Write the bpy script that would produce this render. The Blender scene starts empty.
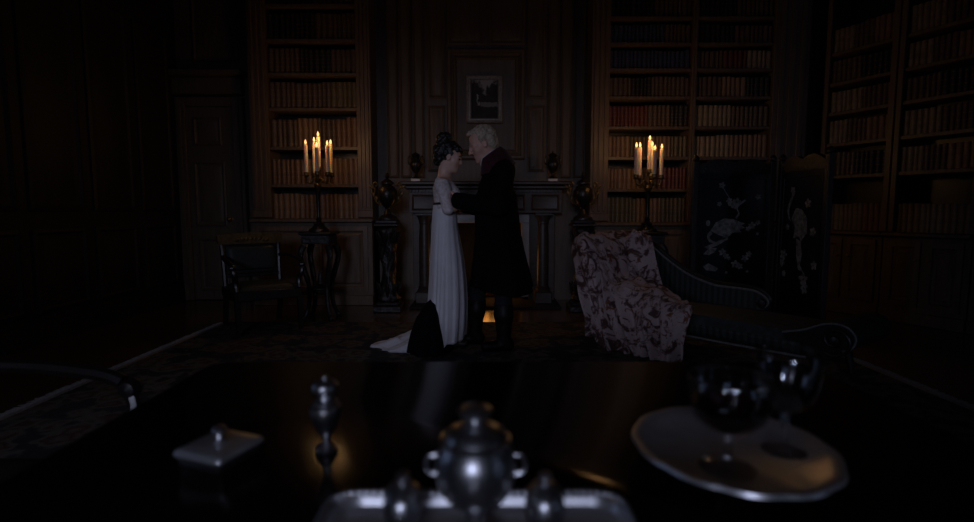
import bpy, math, random
import numpy as np
from mathutils import Vector, Matrix
random.seed(11)
rng = np.random.default_rng(5)
sc = bpy.context.scene
C = sc.collection
PI = math.pi

# ------------------------------------------------------------------ camera
CAMH, FPX, TH = 1.11, 540.0, math.atan(51/540)
cam_d = bpy.data.cameras.new('camera'); cam = bpy.data.objects.new('camera', cam_d); C.objects.link(cam)
cam.location = (0, 0, CAMH); cam.rotation_euler = (PI/2-TH, 0, 0)
cam_d.sensor_fit = 'HORIZONTAL'; cam_d.sensor_width = 36; cam_d.lens = FPX/974*36
cam_d.clip_start = 0.05
cam_d.dof.use_dof = True; cam_d.dof.focus_distance = 4.4; cam_d.dof.aperture_fstop = 2.2
sc.camera = cam

def P(px, py, Y):
    """photo pixel -> point on the plane at depth Y"""
    a = (px-487)/FPX; b = (261-py)/FPX
    dy = math.cos(TH)+b*math.sin(TH); dz = -math.sin(TH)+b*math.cos(TH)
    t = Y/dy
    return Vector((a*t, Y, CAMH+dz*t))
def PX(px, Y, py=150): return P(px, py, Y).x
def PZ(py, Y): return P(487, py, Y).z

# ------------------------------------------------------------------ world, exposure
w = bpy.data.worlds.new('night'); sc.world = w; w.use_nodes = True
w.node_tree.nodes['Background'].inputs[0].default_value = (0.35, 0.45, 0.75, 1)
w.node_tree.nodes['Background'].inputs[1].default_value = 0.6
vs = sc.view_settings
vs.view_transform = 'Standard'; vs.look = 'None'; vs.exposure = 0.0; vs.gamma = 1.0; vs.use_curve_mapping = False

# dusk daylight from the open sky outside a tall window of the left wall and one of the wall behind the camera
WIN_Y = [(0.5, 1.8)]
WIN_X = [(-1.50, 0.0)]
LW, RW = -3.72, -3.2
def sky_patch(loc, aim, w_, h_, power):
    ld = bpy.data.lights.new('window_daylight', 'AREA'); ld.shape = 'RECTANGLE'
    ld.size = w_; ld.size_y = h_; ld.energy = power; ld.color = (0.74, 0.77, 1.0)
    lo = bpy.data.objects.new('window_daylight', ld); C.objects.link(lo); lo.location = loc
    lo.rotation_euler = (Vector(aim)-Vector(loc)).to_track_quat('-Z', 'Y').to_euler()
sky_patch((-1.0, -8.2, 3.0), (-.75, -3.2, 1.8), 2.6, 1.4, 225)
sky_patch((-6.0, -.79, 2.9), (LW, 1.15, 1.9), 1.3, 1.3, 45)
CANDLE_W = 0.58
FIRE_W = 1.5

# ------------------------------------------------------------------ materials
def lin(c): return tuple(((x/255)/12.92 if x/255 <= .04045 else ((x/255+.055)/1.055)**2.4) for x in c)
def mat(name, col, rough=.6, metal=0, var=.25, scale=8, stretch=(1, 1, 1), bump=0.0, spec=.5, emit=None, estr=0, col2=None, sheen=0, coat=0, trans=0):
    m = bpy.data.materials.new(name); m.use_nodes = True
    nt = m.node_tree; b = nt.nodes['Principled BSDF']
    b.inputs['Roughness'].default_value = rough; b.inputs['Metallic'].default_value = metal
    b.inputs['Specular IOR Level'].default_value = spec
    if sheen: b.inputs['Sheen Weight'].default_value = sheen
    if coat: b.inputs['Coat Weight'].default_value = coat; b.inputs['Coat Roughness'].default_value = .12
    if trans: b.inputs['Transmission Weight'].default_value = trans
    tc = nt.nodes.new('ShaderNodeTexCoord'); mp = nt.nodes.new('ShaderNodeMapping')
    mp.inputs['Scale'].default_value = stretch
    nz = nt.nodes.new('ShaderNodeTexNoise'); nz.inputs['Scale'].default_value = scale; nz.inputs['Detail'].default_value = 5
    nt.links.new(tc.outputs['Object'], mp.inputs['Vector']); nt.links.new(mp.outputs[0], nz.inputs['Vector'])
    rp = nt.nodes.new('ShaderNodeValToRGB'); rp.color_ramp.elements[0].position = .32; rp.color_ramp.elements[1].position = .68
    c1 = tuple(x*(1-var) for x in col); c2 = col2 if col2 else tuple(min(1, x*(1+var)) for x in col)
    rp.color_ramp.elements[0].color = (*c1, 1); rp.color_ramp.elements[1].color = (*c2, 1)
    nt.links.new(nz.outputs['Fac'], rp.inputs[0]); nt.links.new(rp.outputs[0], b.inputs['Base Color'])
    if bump:
        bp = nt.nodes.new('ShaderNodeBump'); bp.inputs['Strength'].default_value = bump; bp.inputs['Distance'].default_value = .01
        nt.links.new(nz.outputs['Fac'], bp.inputs['Height']); nt.links.new(bp.outputs[0], b.inputs['Normal'])
    if emit:
        b.inputs['Emission Color'].default_value = (*emit, 1); b.inputs['Emission Strength'].default_value = estr
    return m
M = {}
M['panel'] = mat('oak_panelling', (.115, .083, .060), .5, var=.22, scale=6, stretch=(6, 6, .7), bump=.1)
M['case'] = mat('oak_bookcase', (.135, .088, .056), .45, var=.25, scale=6, stretch=(6, 6, .8), bump=.1)
M['mantel'] = mat('walnut_mantel', (.058, .039, .027), .42, var=.25, scale=6, stretch=(1, 5, 5), bump=.1)
M['dark'] = mat('ebonised_wood', (.012, .010, .010), .35, var=.3, scale=9, bump=.05)
M['carve'] = mat('carved_blackwood', (.016, .013, .012), .42, var=.5, scale=38, bump=.9)
M['gilt'] = mat('old_gilt', (.15, .095, .035), .45, .6, var=.35, scale=30, bump=.4)
M['brass'] = mat('aged_brass', (.24, .16, .07), .42, .85, var=.3, scale=25, bump=.15)
M['bronze'] = mat('dark_bronze', (.05, .042, .036), .32, .7, var=.4, scale=30, bump=.5)
M['silver'] = mat('tarnished_silver', (.54, .54, .56), .33, 1, var=.12, scale=14)
M['silver2'] = mat('brushed_silver', (.58, .58, .60), .36, .82, var=.12, scale=10)
M['marble'] = mat('white_marble', (.62, .60, .60), .35, var=.12, scale=4)
M['floor'] = mat('oak_floor', (.085, .050, .030), .20, var=.35, scale=3, stretch=(.8, 9, 1), bump=.08)
M['plaster'] = mat('ceiling_plaster', (.38, .37, .36), .9, var=.06)
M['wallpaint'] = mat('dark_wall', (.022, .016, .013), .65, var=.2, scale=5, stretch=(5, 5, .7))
M['soot'] = mat('sooty_brick', (.014, .011, .010), .9, var=.4, scale=12, bump=.5)
M['table'] = mat('polished_mahogany', (.010, .006, .005), .16, var=.35, scale=4, stretch=(1, 8, 1), spec=.07)
M['skin_m'] = mat('skin_man', (.62, .34, .26), .5, var=.1, scale=20)
M['skin_w'] = mat('skin_woman', (.64, .39, .30), .48, var=.06, scale=20)
M['hair_m'] = mat('grey_hair', (.44, .345, .255), .6, var=.4, scale=60, stretch=(1, 1, .5), bump=.7)
M['hair_w'] = mat('black_hair', (.010, .008, .008), .42, var=.4, scale=60, bump=.5)
M['coat'] = mat('black_wool', (.004, .0036, .0045), .9, var=.3, scale=40, spec=.08)
M['velvet'] = mat('burgundy_velvet', (.040, .007, .013), .8, var=.3, scale=30, sheen=.1, spec=.2)
M['trous'] = mat('charcoal_trousers', (.012, .012, .016), .8, var=.3, scale=30, spec=.2)
M['boot'] = mat('black_leather', (.006, .005, .005), .5, var=.2, spec=.2)
M['linen'] = mat('white_linen', (.55, .52, .50), .8, var=.08)
M['dress'] = mat('pale_muslin', (.66, .63, .67), .75, var=.06, scale=12)
M['lace'] = mat('embroidered_muslin', (.58, .50, .50), .8, var=.22, scale=55, bump=.25)
M['ribbon'] = mat('black_ribbon', (.015, .012, .014), .5)
M['shawl'] = mat('black_silk', (.004, .004, .006), .9, var=.3, scale=20, spec=.08)
M['wax'] = mat('candle_wax', (.80, .66, .50), .5, var=.05)
M['wax'].node_tree.nodes['Principled BSDF'].inputs['Subsurface Weight'].default_value = .8
M['wax'].node_tree.nodes['Principled BSDF'].inputs['Subsurface Radius'].default_value = (.06, .03, .015)
M['wax'].node_tree.nodes['Principled BSDF'].inputs['Subsurface Scale'].default_value = .5
M['wick'] = mat('wick', (.02, .015, .01), .9)
M['flame'] = mat('flame', (.9, .5, .2), .5, emit=(1.0, .50, .20), estr=1.9)
M['fire'] = mat('fire_flame', (.9, .4, .1), .5, emit=(1.0, .36, .06), estr=2.6)
M['ember'] = mat('ember', (.1, .03, .01), .8, emit=(1, .2, .03), estr=.6, var=.6, scale=30)
M['log'] = mat('charred_log', (.02, .015, .012), .9, var=.5, scale=20, bump=.7)
M['lacquer'] = mat('black_lacquer', (.006, .006, .008), .3, var=.2, coat=.2)
M['pearl'] = mat('shell_inlay', (.20, .19, .175), .5, var=.6, scale=30)
M['gold_leaf'] = mat('gold_lacquer', (.20, .15, .07), .5, .3, var=.3, scale=30)
M['uph'] = mat('dark_green_leather', (.020, .026, .026), .55, var=.25, scale=20, bump=.1)
M['piping'] = mat('grey_braid', (.15, .15, .145), .7, var=.25, scale=60, bump=.4)
M['seatcloth'] = mat('dark_damask', (.030, .034, .034), .7, var=.35, scale=22)
M['wine'] = mat('red_wine', (.012, .001, .002), .08, spec=.5)
M['fringe'] = mat('cream_fringe', (.24, .22, .21), .9, var=.3, scale=60)
M['canvas_back'] = M['dark']
M['pframe'] = mat('silvered_frame', (.30, .285, .28), .45, .3, var=.3, scale=40, bump=.3)
M['page'] = mat('book_pages', (.30, .25, .18), .9, var=.2, scale=60)
M['pot'] = M['bronze']

def glass_mat(name, tint=(1, 1, 1), refl=.12):
    m = bpy.data.materials.new(name); m.use_nodes = True; nt = m.node_tree; nt.nodes.clear()
    o = nt.nodes.new('ShaderNodeOutputMaterial'); mx = nt.nodes.new('ShaderNodeMixShader')
    t = nt.nodes.new('ShaderNodeBsdfTransparent'); t.inputs[0].default_value = (*tint, 1)
    g = nt.nodes.new('ShaderNodeBsdfGlossy'); g.inputs['Roughness'].default_value = .04
    lw = nt.nodes.new('ShaderNodeLayerWeight'); lw.inputs[0].default_value = .35
    mm = nt.nodes.new('ShaderNodeMath'); mm.operation = 'MULTIPLY_ADD'; mm.inputs[1].default_value = .60; mm.inputs[2].default_value = refl*.4
    nt.links.new(lw.outputs['Fresnel'], mm.inputs[0]); nt.links.new(mm.outputs[0], mx.inputs[0])
    nt.links.new(t.outputs[0], mx.inputs[1]); nt.links.new(g.outputs[0], mx.inputs[2]); nt.links.new(mx.outputs[0], o.inputs[0])
    return m
M['glass'] = glass_mat('clear_glass')
M['pane'] = glass_mat('window_glass', (.95, .97, 1), .05)

def stripes_mat():
    m = mat('striped_silk', (.030, .036, .036), .6, var=.2, scale=30)
    nt = m.node_tree; b = nt.nodes['Principled BSDF']
    tc = nt.nodes.new('ShaderNodeTexCoord'); wv = nt.nodes.new('ShaderNodeTexWave'); wv.inputs['Scale'].default_value = 6.5
    wv.inputs['Distortion'].default_value = .3
    rp = nt.nodes.new('ShaderNodeValToRGB'); rp.color_ramp.elements[0].position = .35; rp.color_ramp.elements[1].position = .6
    rp.color_ramp.elements[0].color = (.010, .012, .012, 1); rp.color_ramp.elements[1].color = (.032, .036, .033, 1)
    nt.links.new(tc.outputs['Object'], wv.inputs['Vector']); nt.links.new(wv.outputs['Fac'], rp.inputs[0]); nt.links.new(rp.outputs[0], b.inputs['Base Color'])
    return m
M['stripe'] = stripes_mat()

def floral_mat():
    m = mat('floral_print', (.3, .2, .2), .85, spec=.2); nt = m.node_tree; b = nt.nodes['Principled BSDF']
    tc = nt.nodes.new('ShaderNodeTexCoord')
    n1 = nt.nodes.new('ShaderNodeTexNoise'); n1.inputs['Scale'].default_value = 8; n1.inputs['Detail'].default_value = 6; n1.inputs['Roughness'].default_value = .65; n1.inputs['Distortion'].default_value = 1.2
    n2 = nt.nodes.new('ShaderNodeTexNoise'); n2.inputs['Scale'].default_value = 16; n2.inputs['Detail'].default_value = 4; n2.inputs['Distortion'].default_value = 1.5
    r1 = nt.nodes.new('ShaderNodeValToRGB'); r2 = nt.nodes.new('ShaderNodeValToRGB')
    e = r1.color_ramp.elements; e[0].position = .49; e[0].color = (.43, .325, .325, 1); e[1].position = .57; e[1].color = (.085, .045, .043, 1)
    e = r2.color_ramp.elements; e[0].position = .60; e[0].color = (0, 0, 0, 1); e[1].position = .66; e[1].color = (1, 1, 1, 1)
    mx = nt.nodes.new('ShaderNodeMix'); mx.data_type = 'RGBA'; mx.inputs[7].default_value = (.17, .07, .04, 1)
    for n in (n1, n2): nt.links.new(tc.outputs['Object'], n.inputs['Vector'])
    nt.links.new(n1.outputs['Fac'], r1.inputs[0]); nt.links.new(n2.outputs['Fac'], r2.inputs[0])
    nt.links.new(r2.outputs[0], mx.inputs[0]); nt.links.new(r1.outputs[0], mx.inputs[6]); nt.links.new(mx.outputs[2], b.inputs['Base Color'])
    return m
M['floral'] = floral_mat()

def rug_mat():
    m = mat('persian_rug', (.06, .05, .05), .95, spec=.1); nt = m.node_tree; b = nt.nodes['Principled BSDF']
    tc = nt.nodes.new('ShaderNodeTexCoord')
    v = nt.nodes.new('ShaderNodeTexVoronoi'); v.inputs['Scale'].default_value = 5.5
    n = nt.nodes.new('ShaderNodeTexNoise'); n.inputs['Scale'].default_value = 14; n.inputs['Detail'].default_value = 6
    ad = nt.nodes.new('ShaderNodeMath'); ad.operation = 'MULTIPLY'
    rp = nt.nodes.new('ShaderNodeValToRGB'); e = rp.color_ramp.elements
    e[0].position = .05; e[0].color = (.13, .115, .095, 1); e[1].position = .32; e[1].color = (.040, .040, .046, 1)
    x = e.new(.14); x.color = (.080, .040, .036, 1); x = e.new(.22); x.color = (.13, .12, .10, 1)
    for q in (v, n): nt.links.new(tc.outputs['Object'], q.inputs['Vector'])
    nt.links.new(v.outputs['Distance'], ad.inputs[0]); nt.links.new(n.outputs['Fac'], ad.inputs[1])
    nt.links.new(ad.outputs[0], rp.inputs[0]); nt.links.new(rp.outputs[0], b.inputs['Base Color'])
    return m
M['rug'] = rug_mat()

def painting_mat():
    """landscape: pale sky in a V between dark trees, a thin white fall, grey water"""
    m = mat('landscape_painting', (.1, .1, .1), .7, spec=.08); nt = m.node_tree; b = nt.nodes['Principled BSDF']; N = nt.nodes.new; L = nt.links.new
    tc = N('ShaderNodeTexCoord'); sp = N('ShaderNodeSeparateXYZ'); L(tc.outputs['Generated'], sp.inputs[0])
    nz = N('ShaderNodeTexNoise'); nz.inputs['Scale'].default_value = 7; nz.inputs['Detail'].default_value = 7; L(tc.outputs['Generated'], nz.inputs['Vector'])
    def math_(op, a, c, d=None):
        q = N('ShaderNodeMath'); q.operation = op
        for i, s in enumerate((a, c, d)):
            if s is None: continue
            if isinstance(s, (int, float)): q.inputs[i].default_value = s
            else: L(s, q.inputs[i])
        return q.outputs[0]
    x, z = sp.outputs[0], sp.outputs[2]
    dx = math_('ABSOLUTE', math_('SUBTRACT', x, .52), 0)
    tree = math_('ADD', math_('MULTIPLY', dx, .75), math_('MULTIPLY_ADD', nz.outputs['Fac'], .9, .20))
    sky = N('ShaderNodeClamp'); L(math_('MULTIPLY', math_('SUBTRACT', z, tree), 7), sky.inputs[0]); sky = sky.outputs[0]
    fall = math_('MULTIPLY', math_('LESS_THAN', math_('ABSOLUTE', math_('SUBTRACT', x, math_('MULTIPLY_ADD', nz.outputs['Fac'], .5, .0)), 0), .03),
                 math_('MULTIPLY', math_('GREATER_THAN', z, .34), math_('LESS_THAN', z, .64)))
    water = math_('MULTIPLY', math_('LESS_THAN', math_('ABSOLUTE', math_('SUBTRACT', z, .36), 0), math_('MULTIPLY', nz.outputs['Fac'], .12)), math_('GREATER_THAN', x, .36))
    def mix(f, A, B):
        q = N('ShaderNodeMix'); q.data_type = 'RGBA'; L(f, q.inputs[0])
        for i, s in ((6, A), (7, B)):
            if isinstance(s, tuple): q.inputs[i].default_value = (*s, 1)
            else: L(s, q.inputs[i])
        return q.outputs[2]
    c = mix(nz.outputs['Fac'], (.02, .022, .022), (.075, .075, .07))
    c = mix(sky, c, (.34, .35, .40)); c = mix(fall, c, (.38, .40, .47)); c = mix(water, c, (.21, .215, .23))
    L(c, b.inputs['Base Color']); return m
M['painting'] = painting_mat()

# ------------------------------------------------------------------ mesh helpers
class MB:
    def __init__(s): s.v = []; s.f = []; s.mi = []
    def add(s, vs, fs, mi=0):
        o = len(s.v); s.v += [tuple(v) for v in vs]; s.f += [tuple(i+o for i in f) for f in fs]; s.mi += [mi]*len(fs); return s
    def box(s, x0, x1, y0, y1, z0, z1, mi=0, bev=0):
        if bev:
            b = bev
            L = [(x0+b, x1-b, y0+b, y1-b, z0), (x0, x1, y0, y1, z0+b), (x0, x1, y0, y1, z1-b), (x0+b, x1-b, y0+b, y1-b, z1)]
            vs = []
            for a, c, d, e, z in L:
                k = b*.7
                vs += [(a+k, d, z), (c-k, d, z), (c, d+k, z), (c, e-k, z), (c-k, e, z), (a+k, e, z), (a, e-k, z), (a, d+k, z)]
            fs = [tuple(range(7, -1, -1)), tuple(range(24, 32))]
            for r in range(3):
                for i in range(8): j = (i+1) % 8; fs.append((r*8+i, r*8+j, r*8+8+j, r*8+8+i))
            return s.add(vs, fs, mi)
        vs = [(x, y, z) for z in (z0, z1) for y in (y0, y1) for x in (x0, x1)]
        return s.add(vs, [(0, 2, 3, 1), (4, 5, 7, 6), (0, 1, 5, 4), (1, 3, 7, 5), (3, 2, 6, 7), (2, 0, 4, 6)], mi)
    def lathe(s, prof, seg=20, c=(0, 0, 0), mi=0, rmod=None, sx=1, sy=1):
        vs = []; n = len(prof)
        for r, z in prof:
            for i in range(seg):
                a = 2*PI*i/seg; rr = r*(rmod(a, z) if rmod else 1)
                vs.append((c[0]+rr*math.cos(a)*sx, c[1]+rr*math.sin(a)*sy, c[2]+z))
        fs = [tuple(range(seg-1, -1, -1)), tuple(range((n-1)*seg, n*seg))]
        for k in range(n-1):
            for i in range(seg): j = (i+1) % seg; fs.append((k*seg+i, k*seg+j, (k+1)*seg+j, (k+1)*seg+i))
        return s.add(vs, fs, mi)
    def tube(s, pts, rad, seg=8, mi=0, closed=False):
        pts = [Vector(p) for p in pts]; n = len(pts)
        rad = rad if isinstance(rad, (list, tuple)) else [rad]*n
        vs = []; up = None
        for i, p in enumerate(pts):
            t = (pts[min(i+1, n-1)]-pts[max(i-1, 0)])
            if closed: t = pts[(i+1) % n]-pts[i-1]
            t.normalize()
            if up is None:
                up = Vector((0, 0, 1)) if abs(t.z) < .9 else Vector((1, 0, 0))
            a = t.cross(up)
            if a.length < 1e-5: a = t.orthogonal()
            a.normalize(); b = a.cross(t); up = b
            for k in range(seg):
                q = 2*PI*k/seg; vs.append(p+(a*math.cos(q)+b*math.sin(q))*rad[i])
        fs = []
        m = n if closed else n-1
        for i in range(m):
            i2 = (i+1) % n
            for k in range(seg): j = (k+1) % seg; fs.append((i*seg+k, i*seg+j, i2*seg+j, i2*seg+k))
        if not closed: fs += [tuple(range(seg-1, -1, -1)), tuple(range((n-1)*seg, n*seg))]
        return s.add(vs, fs, mi)
    def prism(s, out, y0, y1, mi=0, axis='y'):
        """outline (x,z) extruded along y"""
        n = len(out); vs = [(x, y0, z) for x, z in out]+[(x, y1, z) for x, z in out]
        fs = [tuple(range(n)), tuple(range(2*n-1, n-1, -1))]+[(i, i+n, (i+1) % n+n, (i+1) % n) for i in range(n)]
        if axis == 'z': vs = [(x, z, y) for x, y, z in vs]
        return s.add(vs, fs, mi)
    def ringframe(s, x0, x1, z0, z1, prof, cap=False, mi=0, y=0):
        """rectangular moulding: prof = [(inset, projection toward -y)]"""
        vs = []; fs = []
        for i, d in prof: vs += [(x0+i, y-d, z0+i), (x1-i, y-d, z0+i), (x1-i, y-d, z1-i), (x0+i, y-d, z1-i)]
        for k in range(len(prof)-1):
            for i in range(4): j = (i+1) % 4; fs.append((k*4+i, k*4+j, k*4+4+j, k*4+4+i))
        if cap: o = (len(prof)-1)*4; fs.append((o, o+1, o+2, o+3))
        return s.add(vs, fs, mi)
    def grid(s, fn, nu, nv, mi=0, wrap=False):
        vs = [fn(i/(nu if wrap else nu-1), j/(nv-1)) for j in range(nv) for i in range(nu)]
        fs = []
        for j in range(nv-1):
            for i in range(nu if wrap else nu-1):
                i2 = (i+1) % nu; fs.append((j*nu+i, j*nu+i2, (j+1)*nu+i2, (j+1)*nu+i))
        return s.add(vs, fs, mi)
    def xf(s, m):
        s.v = [tuple(m @ Vector(v)) for v in s.v]; return s
    def mesh(s, name, mats, smooth=True, angle=40):
        me = bpy.data.meshes.new(name); me.from_pydata(s.v, [], s.f)
        for m in (mats if isinstance(mats, (list, tuple)) else [mats]): me.materials.append(M[m] if isinstance(m, str) else m)
        me.polygons.foreach_set('material_index', s.mi)
        if smooth:
            me.polygons.foreach_set('use_smooth', [True]*len(s.f)); me.update()
            try: me.set_sharp_from_angle(angle=math.radians(angle))
            except Exception: pass
        me.update(); return me
    def build(s, name, mats, parent=None, smooth=True, angle=40, thick=0):
        o = bpy.data.objects.new(name, s.mesh(name, mats, smooth, angle)); C.objects.link(o)
        if parent: o.parent = parent
        if thick:
            md = o.modifiers.new('t', 'SOLIDIFY'); md.thickness = thick; md.offset = 0
        return o
def tag(o, label, cat, group=None):
    o['label'] = label; o['category'] = cat
    if group: o['group'] = group
    return o
def thing(name, label, cat, loc=(0, 0, 0), rz=0, group=None):
    o = bpy.data.objects.new(name, None); C.objects.link(o); o.empty_display_size = .1
    o.location = loc; o.rotation_euler = (0, 0, rz); return tag(o, label, cat, group)
def struct(o, label=None):
    o['kind'] = 'structure'
    if label: o['label'] = label
    return o
def sempty(name, loc=(0, 0, 0), rz=0, label=None):
    o = bpy.data.objects.new(name, None); C.objects.link(o); o.location = loc; o.rotation_euler = (0, 0, rz); return struct(o, label)
def dup(o, parent=None):
    c = o.copy(); C.objects.link(c)
    if parent: c.parent = parent
    for ch in list(o.children): dup(ch, c)
    return c
def spline(pts, n=8):
    """Catmull-Rom"""
    P_ = [Vector(p) for p in pts]; out = []
    for i in range(len(P_)-1):
        a, b, c, d = P_[max(i-1, 0)], P_[i], P_[i+1], P_[min(i+2, len(P_)-1)]
        for k in range(n):
            t = k/n
            out.append(.5*((2*b)+(c-a)*t+(2*a-5*b+4*c-d)*t*t+(3*b-a-3*c+d)*t**3))
    out.append(P_[-1]); return out

# ------------------------------------------------------------------ signed-distance body modelling
class SDF:
    def __init__(s, lo, hi, vox):
        s.lo = np.array(lo, float); s.vox = vox; s.n = np.ceil((np.array(hi)-s.lo)/vox).astype(int)+1
        s.a = np.full(tuple(s.n), 9.0, np.float32)
    def sub(s, lo, hi):
        i0 = np.clip(np.floor((lo-s.lo)/s.vox).astype(int), 0, s.n-1); i1 = np.clip(np.ceil((hi-s.lo)/s.vox).astype(int)+1, 1, s.n)
        sl = tuple(slice(a, b) for a, b in zip(i0, i1))
        ax = [s.lo[k]+s.vox*np.arange(i0[k], i1[k], dtype=np.float32) for k in range(3)]
        return sl, np.meshgrid(*ax, indexing='ij')
    def comb(s, sl, d, k, op):
        a = s.a[sl]
        if op == 'add':
            h = np.maximum(k-np.abs(a-d), 0)/k if k else 0
            s.a[sl] = np.minimum(a, d)-h*h*k*.25
        else:
            d = -d; h = np.maximum(k-np.abs(a-d), 0)/k if k else 0
            s.a[sl] = np.maximum(a, d)+h*h*k*.25
    def cone(s, a, b, ra, rb, k=.03, op='add', flat=None):
        a = np.array(a, float); b = np.array(b, float); m = max(ra, rb)+k+s.vox*2
        sl, (X, Y, Z) = s.sub(np.minimum(a, b)-m, np.maximum(a, b)+m)
        d = b-a; L = max((d*d).sum(), 1e-9)
        t = np.clip(((X-a[0])*d[0]+(Y-a[1])*d[1]+(Z-a[2])*d[2])/L, 0, 1)
        r = ra+(rb-ra)*t
        D = np.sqrt((X-a[0]-t*d[0])**2+(Y-a[1]-t*d[1])**2+(Z-a[2]-t*d[2])**2)-r
        s.comb(sl, D, k, op)
    def chain(s, pts, rad, k=.03):
        for i in range(len(pts)-1): s.cone(pts[i], pts[i+1], rad[i], rad[i+1], k)
    def ell(s, c, r, R=None, k=.03, op='add'):
        c = np.array(c, float); r = np.array(r, float); m = r.max()+k+s.vox*2
        sl, (X, Y, Z) = s.sub(c-m, c+m)
        q = np.stack([X-c[0], Y-c[1], Z-c[2]], -1)
        if R is not None: q = q @ np.array(R).astype(np.float32)
        k0 = np.sqrt(((q/r)**2).sum(-1)); k1 = np.sqrt(((q/(r*r))**2).sum(-1))+1e-6
        s.comb(sl, k0*(k0-1)/k1, k, op)
    def keep(s, fn):
        """intersect with fn(X,Y,Z) <= 0"""
        sl, (X, Y, Z) = s.sub(s.lo, s.lo+s.vox*s.n); s.a[sl] = np.maximum(s.a[sl], fn(X, Y, Z))
    def noise(s, amp, freq, seed=0):
        sl, (X, Y, Z) = s.sub(s.lo, s.lo+s.vox*s.n); r = np.random.default_rng(seed)
        for _ in range(5):
            k = r.normal(size=3); k = k/np.linalg.norm(k)*freq*r.uniform(.6, 1.5)
            s.a[sl] += amp*.45*np.sin(k[0]*X+k[1]*Y+k[2]*Z+r.uniform(0, 6)).astype(np.float32)
    def mesh(s, smooth=1):
        a = s.a; a[0] = a[-1] = 9; a[:, 0] = a[:, -1] = 9; a[:, :, 0] = a[:, :, -1] = 9
        ins = a < 0; nx, ny, nz = a.shape
        c = np.zeros((nx-1, ny-1, nz-1), np.int8)
        for i in (0, 1):
            for j in (0, 1):
                for k in (0, 1): c += ins[i:nx-1+i, j:ny-1+j, k:nz-1+k]
        act = np.argwhere((c > 0) & (c < 8)); idx = np.full(c.shape, -1, np.int64); idx[tuple(act.T)] = np.arange(len(act))
        acc = np.zeros((len(act), 3)); cnt = np.zeros(len(act))
        cor = [(i, j, k) for i in (0, 1) for j in (0, 1) for k in (0, 1)]
        for p in range(8):
            for q in range(p+1, 8):
                A, B = np.array(cor[p]), np.array(cor[q])
                if abs(A-B).sum() != 1: continue
                va = a[tuple((act+A).T)]; vb = a[tuple((act+B).T)]
                m = (va < 0) != (vb < 0); t = np.where(m, va/np.where(m, va-vb, 1), 0)
                acc[m] += (A+(B-A)*t[:, None])[m]; cnt[m] += 1
        V = (act+acc/cnt[:, None])*s.vox+s.lo
        F = []
        for ax in range(3):
            u, v = (ax+1) % 3, (ax+2) % 3
            sh = [slice(None)]*3; sh2 = [slice(None)]*3; sh[ax] = slice(0, -1); sh2[ax] = slice(1, None)
            e0, e1 = ins[tuple(sh)], ins[tuple(sh2)]
            ed = np.argwhere(e0 != e1); fl = e0[tuple(ed.T)]
            def cell(du, dv): t = ed.copy(); t[:, u] += du; t[:, v] += dv; return idx[tuple(t.T)]
            Q = np.stack([cell(-1, -1), cell(0, -1), cell(0, 0), cell(-1, 0)], -1)
            Q[~fl] = Q[~fl][:, ::-1]; F.append(Q)
        F = np.concatenate(F)
        for _ in range(smooth):
            S = np.zeros_like(V); n = np.zeros(len(V))
            for i in range(4):
                x, y = F[:, i], F[:, (i+1) % 4]
                np.add.at(S, x, V[y]); np.add.at(n, x, 1); np.add.at(S, y, V[x]); np.add.at(n, y, 1)
            V = .45*V+.55*S/n[:, None]
        return V, F
    def build(s, name, m, parent=None, smooth=1):
        V, F = s.mesh(smooth); me = bpy.data.meshes.new(name)
        me.vertices.add(len(V)); me.vertices.foreach_set('co', V.ravel())
        me.loops.add(len(F)*4); me.loops.foreach_set('vertex_index', F.ravel().astype(np.int32))
        me.polygons.add(len(F)); me.polygons.foreach_set('loop_start', np.arange(0, len(F)*4, 4, dtype=np.int32))
        me.polygons.foreach_set('use_smooth', np.ones(len(F), bool))
        me.materials.append(M[m]); me.update(calc_edges=True); me.validate()
        o = bpy.data.objects.new(name, me); C.objects.link(o)
        if parent: o.parent = parent
        return o

# ================================================================== THE ROOM
YF, YW = 6.30, 6.66            # bookcase fronts, wall behind
CEIL = 4.05
XR = PX(806, YF)               # corner where the right wall turns toward the camera
CD = Vector((.423, -.906, 0)); CN = Vector((.906, .423, 0))     # direction along / into the right wall
struct(MB().box(-4.4, 7.5, -3.2, 7.9, -.1, 0).build('floor', 'floor'))
struct(MB().box(-4.4, 7.5, -3.2, 7.9, CEIL, CEIL+.1).build('ceiling', 'plaster'))
# back wall with the fireplace opening
fx0, fx1 = PX(449, 6.5, 250), PX(522, 6.5, 250); fz = PZ(223, 6.5)
wb = MB()
wb.box(LW-.2, fx0, YW, YW+.2, 0, CEIL); wb.box(fx1, XR+.5, YW, YW+.2, 0, CEIL); wb.box(fx0, fx1, YW, YW+.2, fz, CEIL)
wall_back = struct(wb.build('wall_back', 'panel'))
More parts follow.
